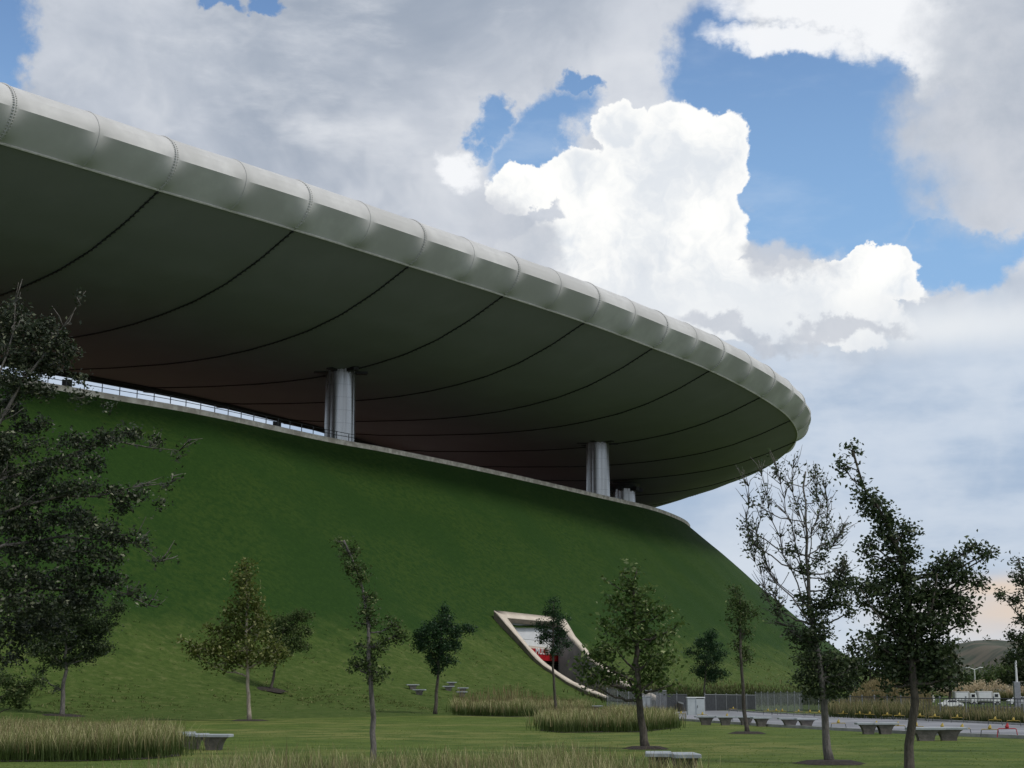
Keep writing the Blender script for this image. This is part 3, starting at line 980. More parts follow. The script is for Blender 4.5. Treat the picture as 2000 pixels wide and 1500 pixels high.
def make_tree(base_px, clumps, trunk_px, r0, lm, bark, label, name='tree', cat='tree', leaf=.09, dens_=1.0, limbs=(), group=None, dist=None,
              bare=None, depth=.55, taper=.35, twig_r=.012, cover=3.2, autolimb=True, twd=30, mound=None, spread=None, ry_k=.85, groundz=None):
    b = hit(*base_px) if dist is None else None
    if b is None:
        b = at(base_px[0], base_px[1], dist); b[2] = groundz if groundz is not None else float(terrain(b[0], b[1]))
    Yd = b[1]; k = Yd / FPX * 1.0
    root = empty(name, b)
    tag(root, label, cat, group)
    mb = MB()
    tp = [at(u, v, Yd) for u, v in trunk_px]
    tp[0] = b - np.array([0, 0, .05])
    # slight wander in depth
    for i in range(1, len(tp)): tp[i] = tp[i] + np.array([0, .12 * math.sin(i * 1.7), 0])
    # resample trunk
    tp = np.array(tp); L = np.concatenate([[0], np.cumsum(np.linalg.norm(np.diff(tp, axis=0), axis=1))])
    q = np.linspace(0, L[-1], 18)
    tr = np.stack([np.interp(q, L, tp[:, j]) for j in range(3)], 1)
    tr[1:-1] += rng.normal(size=(16, 3)) * r0 * .18
    rad = r0 * (1 - (1 - taper) * q / L[-1]); rad[0] *= 1.35; rad[1] *= 1.08
    rad = np.maximum(rad, .02)
    mb.tube(tr - b, list(rad), 8)
    def limb(path, ra, rb):
        path = np.array(path); n_ = 10
        Lq = np.concatenate([[0], np.cumsum(np.linalg.norm(np.diff(path, axis=0), axis=1))])
        qq = np.linspace(0, Lq[-1], n_)
        pp = np.stack([np.interp(qq, Lq, path[:, j]) for j in range(3)], 1)
        pp[1:-1] += rng.normal(size=(n_ - 2, 3)) * Lq[-1] * .012
        mb.tube(pp - b, list(np.linspace(ra, rb, n_)), 5)
        return pp
    parts = []
    for (pth, ra, rb) in limbs:
        dy = 0
        pp = limb([at(u, v, Yd + .35 * math.sin(u * .05 + i_) * (i_ > 0)) for i_, (u, v) in enumerate(pth)], ra, rb)
        if bare:
            # fine upright twigs along bare limbs with a few leaves
            for i_ in range(3, 10):
                for _ in range(bare[0]):
                    p0 = pp[i_]; d_ = pp[i_] - pp[i_ - 1]; d_ = d_ / np.linalg.norm(d_)
                    d_ = d_ + rng.normal(size=3) * .42; d_[2] = abs(d_[2]) + .25; d_ /= np.linalg.norm(d_)
                    ln = rng.uniform(.35, 1.0) * bare[1]
                    mid_ = p0 + d_ * ln * .5 + rng.normal(size=3) * .03
                    mb.tube([p0 - b, mid_ - b, p0 + d_ * ln + rng.normal(size=3) * .05 - b], [.011, .008, .004], 3)
                    if rng.random() < bare[2]:
                        parts.append(leaves(p0 + d_ * ln * rng.uniform(.3, 1, (5, 1)) + rng.normal(size=(5, 3)) * .05, leaf))
    for cl in clumps:
        u, v, ru, rv = cl[:4]; dd = cl[4] if len(cl) > 4 else 1.0
        yo = rng.uniform(-.5, .5) * depth * ru * k
        c = at(u, v, Yd + yo)
        rx, rz = ru * k, rv * k; ry = ry_k * min(rx, rz * 1.6)
        area = math.pi * rx * rz
        n = int(cover * dens_ * dd * area / (leaf * leaf * .3)) + 6
        tw_n = max(4, int(n / twd))
        sp = spread if spread else leaf * 1.0
        pts, tw = clump_pts(c, rx, rz, ry, n, tw_n, sp)
        parts.append(leaves(pts, leaf))
        # limb to the clump from the trunk a bit below it
        zlow = c[2] - rz - .25 * abs(c[0] - b[0])
        j = int(np.argmin(np.abs(tr[:, 2] - zlow) + .6 * np.abs(tr[:, 0] - c[0])))
        j = max(j, 5)
        midp = (tr[j] + c) / 2 + np.array([0, 0, -.08 * np.linalg.norm(c - tr[j])])
        if autolimb and np.linalg.norm(c - tr[j]) > .15:
            limb([tr[j], midp, c], min(rad[j] * .55, .05), twig_r)
        for t_ in tw[:min(len(tw), 9)]:
            mb.tube([c - b, (c + t_) / 2 - b + rng.normal(size=3) * .03, t_ - b], [twig_r, twig_r * .8, twig_r * .4], 3)
    mb.build('trunk', bark, root, True)
    blob(parts, lm, 'crown', root, b)
    if mound:
        g = hit(mound[0], mound[1]) if dist is None else b
        th = np.linspace(0, 2 * math.pi, 40, endpoint=False)
        rr = mound[2] * (1 + .08 * np.sin(th * 5) + .06 * rng.normal(size=40))
        V = [(0, 0, .09)]
        for t_, r_ in zip(th, rr):
            x_, y_ = r_ * .6 * math.cos(t_), r_ * .6 * math.sin(t_); V.append((x_, y_, terrain(b[0] + x_, b[1] + y_) - b[2] + .08))
        for t_, r_ in zip(th, rr):
            x_, y_ = r_ * math.cos(t_), r_ * math.sin(t_); V.append((x_, y_, terrain(b[0] + x_, b[1] + y_) - b[2] + .005))
        F = [(0, 1 + i, 1 + (i + 1) % 40) for i in range(40)] + [(1 + i, 41 + i, 41 + (i + 1) % 40, 1 + (i + 1) % 40) for i in range(40)]
        so_ = mesh_np('mulch_patch', V, F, M['soil']); so_.location = tuple(b)
        tag(so_, kind='structure')
    return root


GT = 'young trees planted on the lawn'
make_tree((487, 1408), [(480, 1108, 17, 18), (478, 1135, 30, 24), (488, 1168, 38, 26), (466, 1200, 40, 26), (505, 1205, 36, 26), (440, 1238, 52, 24), (505, 1240, 50, 26), (415, 1265, 52, 24), (480, 1270, 62, 26),
           (373, 1270, 24, 18), (536, 1272, 32, 22), (358, 1250, 12, 8, .6), (440, 1295, 48, 13), (510, 1292, 38, 12)],
          [(487, 1408), (484, 1345), (482, 1290), (482, 1200), (481, 1115)], .115, LM['maple'], M['bark_pale'],
          'yellowish-green maple with a cone-shaped crown and pale trunk left of centre', 'maple_tree', leaf=.21, cover=2.5, group=GT, mound=(487, 1408, .95))
make_tree((530, 1347), [(588, 1203, 26, 14), (560, 1215, 36, 20), (535, 1235, 40, 26), (585, 1235, 26, 16), (560, 1258, 42, 20), (535, 1280, 36, 16), (590, 1262, 18, 10)],
          [(530, 1347), (534, 1315), (540, 1280), (555, 1225)], .11, LM['dull'], M['bark'], 'dull green tree on the slope partly hidden behind the yellowish maple', 'young_tree', leaf=.16, group=GT, mound=(520, 1347, 1.1))
make_tree((121, 1398), [(120, 1290, 50, 16), (165, 1268, 55, 26), (90, 1262, 50, 28), (130, 1235, 80, 34), (190, 1225, 48, 30), (80, 1210, 60, 34), (150, 1190, 70, 34), (200, 1265, 28, 16), (82, 1322, 12, 20, .7), (107, 1345, 9, 8, .7), (225, 1185, 26, 18)],
          [(121, 1398), (122, 1350), (128, 1312), (130, 1230)], .15, LM['oak'], M['bark_grey'], 'dark round-crowned oak on the left lawn under the overhanging branches', 'oak_tree', leaf=.15, group=GT, mound=(121, 1398, 1.25))
make_tree((-60, 1425), [(10, 1330, 40, 20), (45, 1340, 30, 18), (20, 1360, 40, 18), (-40, 1320, 50, 40), (70, 1325, 18, 12, .6), (40, 1375, 20, 8)],
          [(-60, 1425), (-58, 1370), (-50, 1320)], .10, LM['dull'], M['bark'], 'low green tree crown cut off by the left edge above the tall grass', 'young_tree', leaf=.13, group=GT)
make_tree((728, 1512), [(664, 1058, 12, 8), (685, 1082, 20, 18), (696, 1108, 24, 18), (700, 1132, 20, 14), (716, 1165, 18, 14), (716, 1192, 22, 13), (722, 1218, 26, 11), (768, 1222, 20, 14), (765, 1245, 28, 14), (742, 1262, 28, 12),
           (722, 1290, 30, 14), (705, 1302, 24, 12), (735, 1312, 26, 12), (688, 1296, 12, 7), (728, 1325, 16, 8), (705, 1262, 14, 8, .7)],
          [(728, 1512), (727, 1400), (724, 1330), (722, 1280), (718, 1200), (700, 1120), (685, 1080), (672, 1056)], .065, LM['dull'], M['bark_grey'],
          'slender tree with a thin bent crown and a long bare trunk', 'slender_tree', leaf=.075, group=GT, taper=.2)
make_tree((850, 1395), [(868, 1190, 9, 10), (864, 1212, 24, 18), (845, 1232, 32, 20), (888, 1232, 26, 16), (918, 1228, 16, 9), (820, 1243, 18, 10), (848, 1262, 40, 18), (880, 1262, 28, 14), (852, 1286, 32, 15), (858, 1306, 18, 14), (880, 1290, 14, 8), (818, 1262, 14, 8)],
          [(850, 1395), (853, 1350), (856, 1315), (862, 1230)], .13, LM['deep'], M['bark'], 'compact deep green tree with a broad lumpy crown between the stone bench groups', 'young_tree', leaf=.15, group=GT, cover=4)
make_tree((1085, 1399), [(1082, 1175, 12, 8), (1078, 1195, 24, 12), (1092, 1212, 22, 14), (1062, 1222, 24, 10), (1082, 1238, 32, 12), (1095, 1256, 24, 12), (1058, 1247, 20, 8), (1080, 1272, 20, 10), (1105, 1235, 12, 8)],
          [(1085, 1399), (1083, 1350), (1080, 1300), (1081, 1190)], .10, LM['deep'], M['bark'], 'thin-stemmed dark tree standing in front of the portal opening', 'young_tree', leaf=.12, group=GT)
make_tree((1262, 1463), [(1215, 1120, 9, 9), (1243, 1118, 8, 12), (1225, 1142, 24, 20), (1192, 1138, 8, 7, .7), (1250, 1162, 26, 16), (1215, 1180, 34, 22), (1262, 1196, 36, 22), (1300, 1192, 18, 12), (1318, 1226, 12, 10), (1225, 1226, 44, 28), (1280, 1240, 42, 26),
           (1180, 1218, 16, 9), (1205, 1270, 50, 24), (1160, 1283, 30, 16), (1272, 1282, 50, 26), (1165, 1316, 42, 18), (1222, 1318, 52, 22), (1288, 1316, 38, 22), (1132, 1300, 16, 12), (1312, 1338, 20, 8), (1240, 1345, 34, 10), (1150, 1335, 26, 8)],
          [(1262, 1463), (1254, 1420), (1248, 1370), (1246, 1330), (1244, 1250), (1236, 1140)], .115, LM['plane'], M['bark'], 'leafy pyramidal tree with large leaves right of the portal, trunk leaning left', 'plane_tree', leaf=.14, cover=2.7, group=GT, mound=(1262, 1463, .62),
          limbs=[([(1246, 1360), (1237, 1345), (1225, 1330)], .04, .02)])
make_tree((1377, 1386), [(1386, 1240, 16, 10), (1382, 1258, 32, 14), (1388, 1282, 36, 18), (1380, 1308, 34, 16), (1350, 1273, 12, 8), (1410, 1316, 16, 8), (1385, 1326, 22, 8)],
          [(1377, 1386), (1376, 1345), (1378, 1310), (1384, 1255)], .10, LM['deep'], M['bark'], 'small dark tree behind the slatted fence at the berm foot', 'young_tree', leaf=.15, group=GT, cover=4)
make_tree((1460, 1433), [(1434, 1153, 12, 9), (1440, 1175, 22, 16), (1460, 1194, 22, 14), (1440, 1210, 24, 15), (1452, 1238, 20, 14), (1436, 1258, 12, 8), (1450, 1275, 20, 12), (1465, 1284, 13, 6), (1478, 1200, 9, 6), (1446, 1295, 12, 5)],
          [(1460, 1433), (1456, 1400), (1450, 1340), (1446, 1280), (1445, 1165)], .085, LM['dull'], M['bark'], 'narrow tree with a thin dark trunk beside the paired stone benches', 'slender_tree', leaf=.11, group=GT, taper=.3, mound=(1460, 1433, .72))
make_tree((1622, 1492), [(1612, 1350, 44, 16), (1590, 1325, 48, 22), (1642, 1322, 36, 22), (1620, 1292, 52, 22), (1580, 1285, 36, 22), (1575, 1250, 30, 18), (1600, 1235, 34, 20), (1590, 1200, 30, 18), (1612, 1180, 30, 16), (1570, 1172, 20, 12), (1660, 1345, 22, 10), (1672, 1300, 14, 18),
           (1645, 1108, 15, 18), (1650, 1140, 24, 22), (1622, 1148, 20, 14), (1640, 1175, 28, 18), (1660, 1196, 14, 9), (1572, 1112, 16, 16), (1547, 1078, 12, 12), (1606, 1092, 13, 10), (1520, 1190, 8, 14, .8), (1545, 1235, 20, 10, .8),
           (1460, 1030, 15, 18, .3), (1470, 985, 10, 12, .25), (1512, 925, 12, 10, .3), (1590, 930, 14, 12, .25), (1600, 975, 14, 12, .3), (1562, 985, 10, 12, .4), (1600, 1030, 14, 12, .35), (1475, 1062, 18, 16, .5), (1610, 1060, 12, 16, .3), (1552, 1040, 9, 10, .4)],
          [(1622, 1492), (1616, 1430), (1609, 1370), (1600, 1300), (1592, 1240), (1582, 1180), (1576, 1110), (1571, 1000), (1575, 920)], .095, LM['oak'], M['bark_grey'],
          'tall tree with bare twiggy upper branches and a dense dark lower crown', 'twiggy_tree', leaf=.085, group=GT, mound=(1630, 1493, .75), taper=.10, cover=4.2, twd=14,
          limbs=[([(1590, 1225), (1560, 1195), (1500, 1120), (1472, 1060), (1455, 1010), (1462, 950)], .0210, .008), ([(1585, 1200), (1545, 1130), (1520, 1050), (1500, 980), (1488, 930)], .0196, .008),
                 ([(1580, 1170), (1556, 1060), (1535, 980), (1518, 922)], .0182, .007), ([(1577, 1130), (1568, 1020), (1545, 960), (1548, 915)], .0154, .006), ([(1577, 1110), (1590, 1040), (1600, 985), (1592, 930)], .0154, .006),
                 ([(1579, 1110), (1606, 1066), (1616, 1000), (1612, 955)], .0140, .006), ([(1584, 1190), (1530, 1150), (1490, 1100), (1480, 1040), (1490, 985)], .0140, .006), ([(1588, 1215), (1540, 1225), (1522, 1205), (1515, 1170)], .0098, .006),
                 ([(1580, 1128), (1605, 1132), (1630, 1140), (1645, 1120)], .0154, .01), ([(1600, 1090), (1625, 1070), (1640, 1040)], .0070, .004), ([(1540, 1120), (1500, 1180), (1485, 1110), (1470, 1060)], .0084, .005)],
          bare=(6, .6, .38))
make_tree((1778, 1532), [(1663, 880, 13, 9), (1640, 902, 8, 7), (1651, 918, 12, 11), (1682, 942, 12, 9, .8), (1690, 972, 24, 14), (1708, 995, 32, 20), (1732, 1016, 26, 18), (1725, 1040, 20, 12), (1772, 1036, 22, 16), (1745, 1062, 30, 14), (1700, 1066, 16, 12), (1765, 1082, 32, 18), (1690, 1080, 10, 8), (1722, 1106, 32, 14),
           (1762, 1125, 40, 20), (1700, 1146, 32, 18), (1732, 1150, 34, 18), (1792, 1160, 44, 26), (1745, 1185, 50, 22), (1690, 1180, 18, 10), (1828, 1120, 28, 22), (1858, 1098, 30, 18), (1896, 1072, 22, 10), (1925, 1082, 26, 9), (1880, 1126, 32, 18), (1908, 1140, 16, 12),
           (1832, 1165, 40, 22), (1862, 1175, 36, 22), (1820, 1212, 70, 24), (1760, 1230, 66, 24), (1888, 1212, 20, 14), (1900, 1190, 12, 10), (1700, 1248, 36, 10), (1780, 1270, 76, 26), (1838, 1262, 36, 20), (1820, 1305, 50, 22), (1760, 1310, 56, 18), (1725, 1280, 30, 16), (1850, 1325, 26, 10), (1790, 1335, 50, 12), (1730, 1340, 16, 10, .7)],
          [(1778, 1532), (1781, 1440), (1785, 1380), (1782, 1330), (1780, 1250), (1772, 1150), (1756, 1080), (1722, 1010), (1697, 965), (1682, 925), (1664, 885)], .092, LM['oak'], M['bark'],
          'large dark oak on the right with outstretched arms and a leaning top shoot', 'oak_tree', leaf=.085, group=GT, taper=.10, cover=5.2, twd=14,
          limbs=[([(1781, 1290), (1800, 1230), (1850, 1160), (1890, 1110), (1935, 1080)], .04, .01), ([(1781, 1300), (1740, 1230), (1705, 1190), (1680, 1150)], .03, .008), ([(1780, 1250), (1820, 1190), (1830, 1120)], .03, .01), ([(1690, 950), (1665, 935), (1645, 910)], .012, .005)])
make_tree((2040, 1470), [(1987, 1098, 12, 8), (1992, 1125, 18, 14), (1958, 1158, 18, 9), (1985, 1172, 16, 14), (2010, 1150, 24, 30), (1995, 1208, 24, 10), (1972, 1240, 18, 10), (1992, 1250, 20, 16), (1990, 1280, 24, 18), (2030, 1260, 40, 50)],
          [(2040, 1470), (2036, 1380), (2030, 1300), (2010, 1180), (1990, 1090)], .10, LM['oak'], M['bark'], 'dark tree cut off by the right edge of the view', 'oak_tree', leaf=.085, group=GT, taper=.2,
          limbs=[([(2025, 1260), (1990, 1200), (1955, 1160)], .03, .01)])
# big foreground tree, trunk outside the frame on the left
fg_cl = [(30, 615, 46, 26), (8, 650, 50, 34), (60, 650, 44, 28), (95, 640, 30, 20), (110, 668, 42, 24), (40, 690, 70, 34), (130, 690, 30, 18), (90, 715, 60, 26), (20, 740, 60, 30), (150, 745, 22, 14, .6), (70, 765, 60, 18), (165, 775, 40, 9, .6), (210, 795, 22, 6, .4),
         (10, 800, 50, 28), (60, 830, 50, 20), (20, 870, 60, 30), (-20, 900, 60, 50), (90, 870, 30, 10, .6), (150, 862, 44, 16), (205, 856, 40, 16), (255, 848, 34, 14), (300, 862, 26, 10, .7), (340, 885, 14, 7, .6), (120, 905, 50, 20), (60, 925, 70, 26), (180, 905, 36, 18),
         (20, 970, 60, 34), (90, 965, 60, 26), (160, 950, 50, 18), (220, 965, 34, 12), (270, 968, 30, 12), (312, 985, 22, 8, .6), (320, 948, 16, 7, .5), (240, 990, 34, 12), (50, 1020, 80, 32), (140, 1010, 60, 24), (190, 1030, 50, 20), (240, 1050, 36, 16), (285, 1062, 26, 10, .7), (300, 1092, 18, 6, .6),
         (60, 1075, 90, 30), (150, 1075, 60, 26), (210, 1090, 40, 18), (40, 1130, 80, 34), (130, 1130, 70, 30), (200, 1135, 44, 20), (250, 1160, 28, 10, .7), (280, 1175, 14, 8, .5), (60, 1180, 90, 30), (150, 1175, 60, 24), (20, 1235, 60, 34), (90, 1225, 60, 26), (10, 1285, 40, 24, .8), (240, 1130, 20, 8, .6)]
make_tree((-210, 1590), fg_cl, [(-210, 1590), (-205, 1400), (-190, 1200), (-180, 1000), (-160, 800)], .13, LM['olive'], M['bark_grey'],
          'big dark small-leaved tree reaching into the view from the left edge', 'foreground_tree', leaf=.055, dist=21.0, groundz=0.0, cover=3.3, depth=1.4, twig_r=.005, spread=.05, twd=24, autolimb=False,
          limbs=[([(-190, 1150), (-60, 900), (60, 730), (120, 660), (150, 600)], .05, .006), ([(-190, 1200), (-40, 960), (100, 900), (220, 850), (350, 880)], .045, .005), ([(-185, 1250), (-60, 1020), (80, 985), (200, 960), (335, 942)], .04, .005),
                 ([(-185, 1250), (-60, 1090), (120, 1050), (240, 1060), (312, 1096)], .04, .005), ([(-190, 1300), (-60, 1180), (100, 1140), (200, 1150), (290, 1182)], .04, .005), ([(-190, 1100), (-40, 800), (30, 660), (30, 590)], .04, .006)],
          bare=(3, .35, .9))
# far trees
far_trees = [((1700, 1372), [(1690, 1275, 44, 24), (1672, 1305, 30, 24), (1715, 1300, 46, 30), (1700, 1330, 50, 16), (1745, 1320, 30, 16)], 'broad dark tree beyond the fence behind the twiggy tree'),
             ((1800, 1374), [(1790, 1280, 50, 26), (1825, 1300, 40, 30), (1780, 1320, 46, 22), (1840, 1330, 30, 16), (1805, 1345, 40, 12)], 'dark tree mass behind the big oak trunk'),
             ((1856, 1372), [(1850, 1285, 24, 22), (1868, 1312, 20, 22), (1850, 1332, 24, 14)], 'dark tree right of the big oak before the scrubby hill'),
             ((1990, 1374), [(1985, 1290, 26, 18), (2010, 1310, 30, 30), (1975, 1320, 26, 18)], 'dark bushy tree behind the tall pole at the right edge')]
for (bp, cl, lb) in far_trees:
    make_tree(bp, cl, [bp, (bp[0], 1350), (bp[0], 1300)], .22, LM['far'], M['bark'], lb, 'far_tree', leaf=.55, group='dark trees beyond the fences', dist=215, cover=3)
for (u, v, ru, rv, d_, lb) in [(1886, 1330, 20, 14, 300, 'low round shrub under the left lamp of the car park'), (1915, 1322, 26, 18, 310, 'green shrub at the foot of the Y-shaped lamp'), (1945, 1316, 26, 20, 320, 'wide green shrub right of the Y-shaped lamp'), (1972, 1305, 20, 24, 330, 'tallest green shrub of the hedge row')]:
    make_tree((u, 1371), [(u, v, ru, rv), (u - 8, v + 8, ru, rv * .7), (u + 10, v + 12, ru * .9, rv * .6)], [(u, 1371), (u, 1350), (u, 1335)], .2, LM['dull'], M['bark'], lb, 'hedge_shrub', 'shrub', leaf=.6, group='shrubs along the car park', dist=d_, cover=3)
for (u, v, ru, rv, lb) in [(1928, 1252, 10, 4, 'flat tree crown on the hill skyline'), (1950, 1255, 5, 3, 'tiny tree on the hill skyline right of the flat crown'), (1890, 1257, 12, 4, 'low scrub tree on the left hill skyline')]:
    make_tree((u, v + 9), [(u, v, ru, rv)], [(u, v + 9), (u, v + 4), (u, v)], .3, LM['far'], M['bark'], lb, 'skyline_tree', leaf=1.2, group='trees on the hill skyline', dist=880, groundz=float(at(u, v + 9, 880)[2]), cover=2)


def tall_grass(name, pts, h, lm, w_=.012, lean=.62, heads=None, label=None):
    n = len(pts)
    hh = h * (rng.beta(3.2, 2.2, n) * .8 + .32) * (1 + .14 * np.sin(np.asarray(pts)[:, 0] * 1.9) * np.sin(np.asarray(pts)[:, 0] * .73 + 1))
    a = rng.uniform(0, 2 * math.pi, n); ln = rng.uniform(.1, lean, n) * hh
    wd = np.stack([np.cos(a + 1.57), np.sin(a + 1.57), np.zeros(n)], 1) * w_
    base = np.asarray(pts)
    mid = base + np.stack([np.cos(a) * ln * .3, np.sin(a) * ln * .3, hh * .55], 1)
    tip = base + np.stack([np.cos(a) * ln, np.sin(a) * ln, hh], 1)
    Q1 = np.stack([base - wd, base + wd, mid + wd * .8, mid - wd * .8], 1)
    Q2 = np.stack([mid - wd * .8, mid + wd * .8, tip + wd * .25, tip - wd * .25], 1)
    V = np.concatenate([np.stack([Q1[:, 0], Q1[:, 1], Q1[:, 2], Q1[:, 3], Q2[:, 2], Q2[:, 3]], 1)], 0).reshape(-1, 3)
    k = np.arange(n)[:, None] * 6
    F = np.concatenate([k + np.array([[0, 1, 2, 3]]), k + np.array([[3, 2, 4, 5]])])
    o_ = mesh_np(name, V, F, lm)
    return o_


def bed_pts(P, n, clump=.35):
    """random points inside ground polygon P, gathered in tussocks"""
    P = np.array(P); lo, hi = P.min(0), P.max(0); out = []
    while len(out) < n:
        c = rng.uniform(lo[:2], hi[:2], (4000, 2))
        c = c[inside(c[:, 0], c[:, 1], P[:, :2])]
        c = np.repeat(c[:max(1, len(c))], 22, 0) + rng.normal(size=(22 * len(c), 2)) * clump * rng.choice([.3, .45, 1.1], (22 * len(c), 1))
        out += list(c)
    out = np.array(out)
    out = out[rng.permutation(len(out))[:n]]
    z = np.array([terrain(a, b) for a, b in out]) if n < 9000 else ground_h(out[:, 0], out[:, 1])
    return np.stack([out[:, 0], out[:, 1], z], 1)


def bed(name, px, n, h, lm, w_, lab, soil=True, **kw):
    P = [ghit(u, v) for u, v in px]
    o_ = tall_grass(name, bed_pts([p_[:2] for p_ in P], n), h, lm, w_, **kw)
    tag(o_, lab, 'grass', kind='stuff')
    if name == 'tall_grass':        # sparse straw seed stalks standing above the leaves
        q_ = bed_pts([p_[:2] for p_ in P], n // 9); q_[:, 2] += h * .25
        st_ = tall_grass('seed_stalks', q_, h * .95, GM['straw'], w_ * .9, lean=.5)
        tag(st_, 'straw seed stalks of the ' + lab.replace('tall ', '', 1), 'grass', kind='stuff')
    if soil:
        c = np.mean(P, 0); V = [c + (p_ - c) * 1.03 + np.array([0, 0, .015]) for p_ in P]
        s_ = mesh_np('soil_bed', V, [tuple(range(len(V)))], M['soil']); tag(s_, kind='structure')
    return o_


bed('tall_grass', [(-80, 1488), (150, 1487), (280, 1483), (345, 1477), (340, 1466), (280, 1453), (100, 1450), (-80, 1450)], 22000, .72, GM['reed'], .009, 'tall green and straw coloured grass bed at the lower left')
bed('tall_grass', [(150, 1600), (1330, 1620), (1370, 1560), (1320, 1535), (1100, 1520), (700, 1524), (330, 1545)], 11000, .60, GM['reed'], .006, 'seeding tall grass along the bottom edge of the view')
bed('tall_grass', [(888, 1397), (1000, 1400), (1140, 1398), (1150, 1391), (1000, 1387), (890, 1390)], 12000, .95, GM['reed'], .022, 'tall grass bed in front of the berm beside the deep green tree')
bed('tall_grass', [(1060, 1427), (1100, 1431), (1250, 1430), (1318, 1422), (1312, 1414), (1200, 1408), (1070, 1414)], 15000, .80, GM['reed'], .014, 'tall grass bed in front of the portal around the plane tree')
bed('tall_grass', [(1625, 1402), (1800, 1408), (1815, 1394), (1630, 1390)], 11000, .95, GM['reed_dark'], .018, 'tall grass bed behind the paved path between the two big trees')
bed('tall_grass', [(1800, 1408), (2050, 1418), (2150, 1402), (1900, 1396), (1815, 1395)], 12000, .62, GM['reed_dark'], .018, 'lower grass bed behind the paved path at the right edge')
bed('straw_grass', [(1655, 1392), (1660, 1386), (1800, 1386), (1800, 1392)], 9000, 1.0, GM['straw'], .03, 'pale straw grass behind the dark railing', soil=False)
# fringe at the berm foot
fp_ = [];
for _ in range(9000):
    u = rng.uniform(1225, 1600); v = rng.uniform(1358, 1378)
    p_ = None
    fp_.append((u, v))
hits = {}
pts = []
for u in range(1225, 1601, 15):
    for v in (1352, 1362, 1372): hits[(u, v)] = hit(u, v)
ks = list(hits.values())
for _ in range(9000):
    a = ks[rng.integers(len(ks))]; b_ = ks[rng.integers(len(ks))]
    x_, y_ = a[0] + rng.normal() * 2.2, a[1] + rng.normal() * 3.0
    pts.append((x_, y_))
pts = np.array(pts)
pz = np.array([terrain(a, b_) for a, b_ in pts[:9000]])
tg = tall_grass('tall_grass', np.stack([pts[:, 0], pts[:, 1], pz], 1), .5, GM['reed_dark'], .04)
tag(tg, 'brownish rough grass fringe along the foot of the berm behind the fences', 'grass', kind='stuff')
# short uneven turf on the near lawn
gp = []
while len(gp) < 42000:
    y_ = 30 + 75 * rng.random() ** 1.3; x_ = rng.uniform(-.36, .36) * y_
    gp.append((x_, y_, 0.0))
gp = np.array(gp)
keepm = np.array([not inside(gp[:, 0], gp[:, 1], np.array([p_[:2] for p_ in np.vstack([pa, pb[::-1]])]))[0]]) if False else ~inside(gp[:, 0], gp[:, 1], np.vstack([pa, pb[::-1]])[:, :2])
gp = gp[keepm]; gp[:, 2] = -.02
tg = tall_grass('lawn_tufts', gp, .038, GM['turf'], .016, lean=4.0)
tag(tg, 'short uneven blades of the mown lawn', 'grass', kind='stuff')
# rough tussocks on the lowest slope
ts = []
for _ in range(26000):
    i = rng.integers(NC); s_ = 27 + 30 * rng.random() ** .8
    x_ = crE[i, 0] + cn[i, 0] * s_; y_ = crE[i, 1] + cn[i, 1] * s_
    if 50 < y_ < 240 and abs(x_ / y_) < .45: ts.append((x_, y_, float(hprof(s_))))
ts = np.repeat(np.array(ts), 5, 0); ts[:, :2] += rng.normal(size=(len(ts), 2)) * .22
tk = ~inside(ts[:, 0], ts[:, 1], poly); ts = ts[tk]
ts[:, 2] -= .12
tg = tall_grass('rough_grass', ts, .17, GM['tuss'], .045, lean=3.0)
tag(tg, 'rough clumpy grass on the lower slope of the berm', 'grass', kind='stuff')
# straw mound and pampas belt beyond the fences
mp = []
for _ in range(14000):
    u = rng.uniform(1655, 1800); y_ = rng.uniform(150, 185)
    x_ = (u - 1000) / FPX * y_ * 1.0
    mp.append((x_, y_, -.3 + 1.7 * math.exp(-((u - 1715) / 60) ** 2) * math.exp(-((y_ - 168) / 14) ** 2)))
tg = tall_grass('straw_grass', np.array(mp), 1.5, GM['straw'], .05)
tag(tg, 'mound of golden straw grass beyond the railing between the trees', 'grass', kind='stuff')
bp_ = np.array([((u - 1000) / FPX * y_, y_, -.2) for u, y_ in zip(rng.uniform(1800, 2080, 9000), rng.uniform(236, 244, 9000))])
tg = tall_grass('pampas_grass', bp_, 1.75, GM['reed_dark'], .06)
tag(tg, 'dark leaf mass of the pampas grass belt behind the parked trucks', 'grass', kind='stuff')
pl_ = []
for j in range(420):
    u = rng.uniform(1815, 2080); y_ = rng.uniform(236, 243); h_ = rng.uniform(1.9, 2.9) + .35 * math.sin(u * .16) + .25 * math.sin(u * .05)
    if u < 1850: h_ -= .5
    c = np.array([(u - 1000) / FPX * y_, y_, -.35 + h_])
    q = c + rng.normal(size=(16, 3)) * np.array([.10, .10, .30])
    pl_.append(leaves(q, .30, .4)[0])
V = np.concatenate(pl_)
tg = mesh_np('pampas_plume', V, np.arange(len(V)).reshape(-1, 4), GM['plume'])
tag(tg, 'cream feathery pampas plumes above the parked trucks', 'grass', kind='stuff')

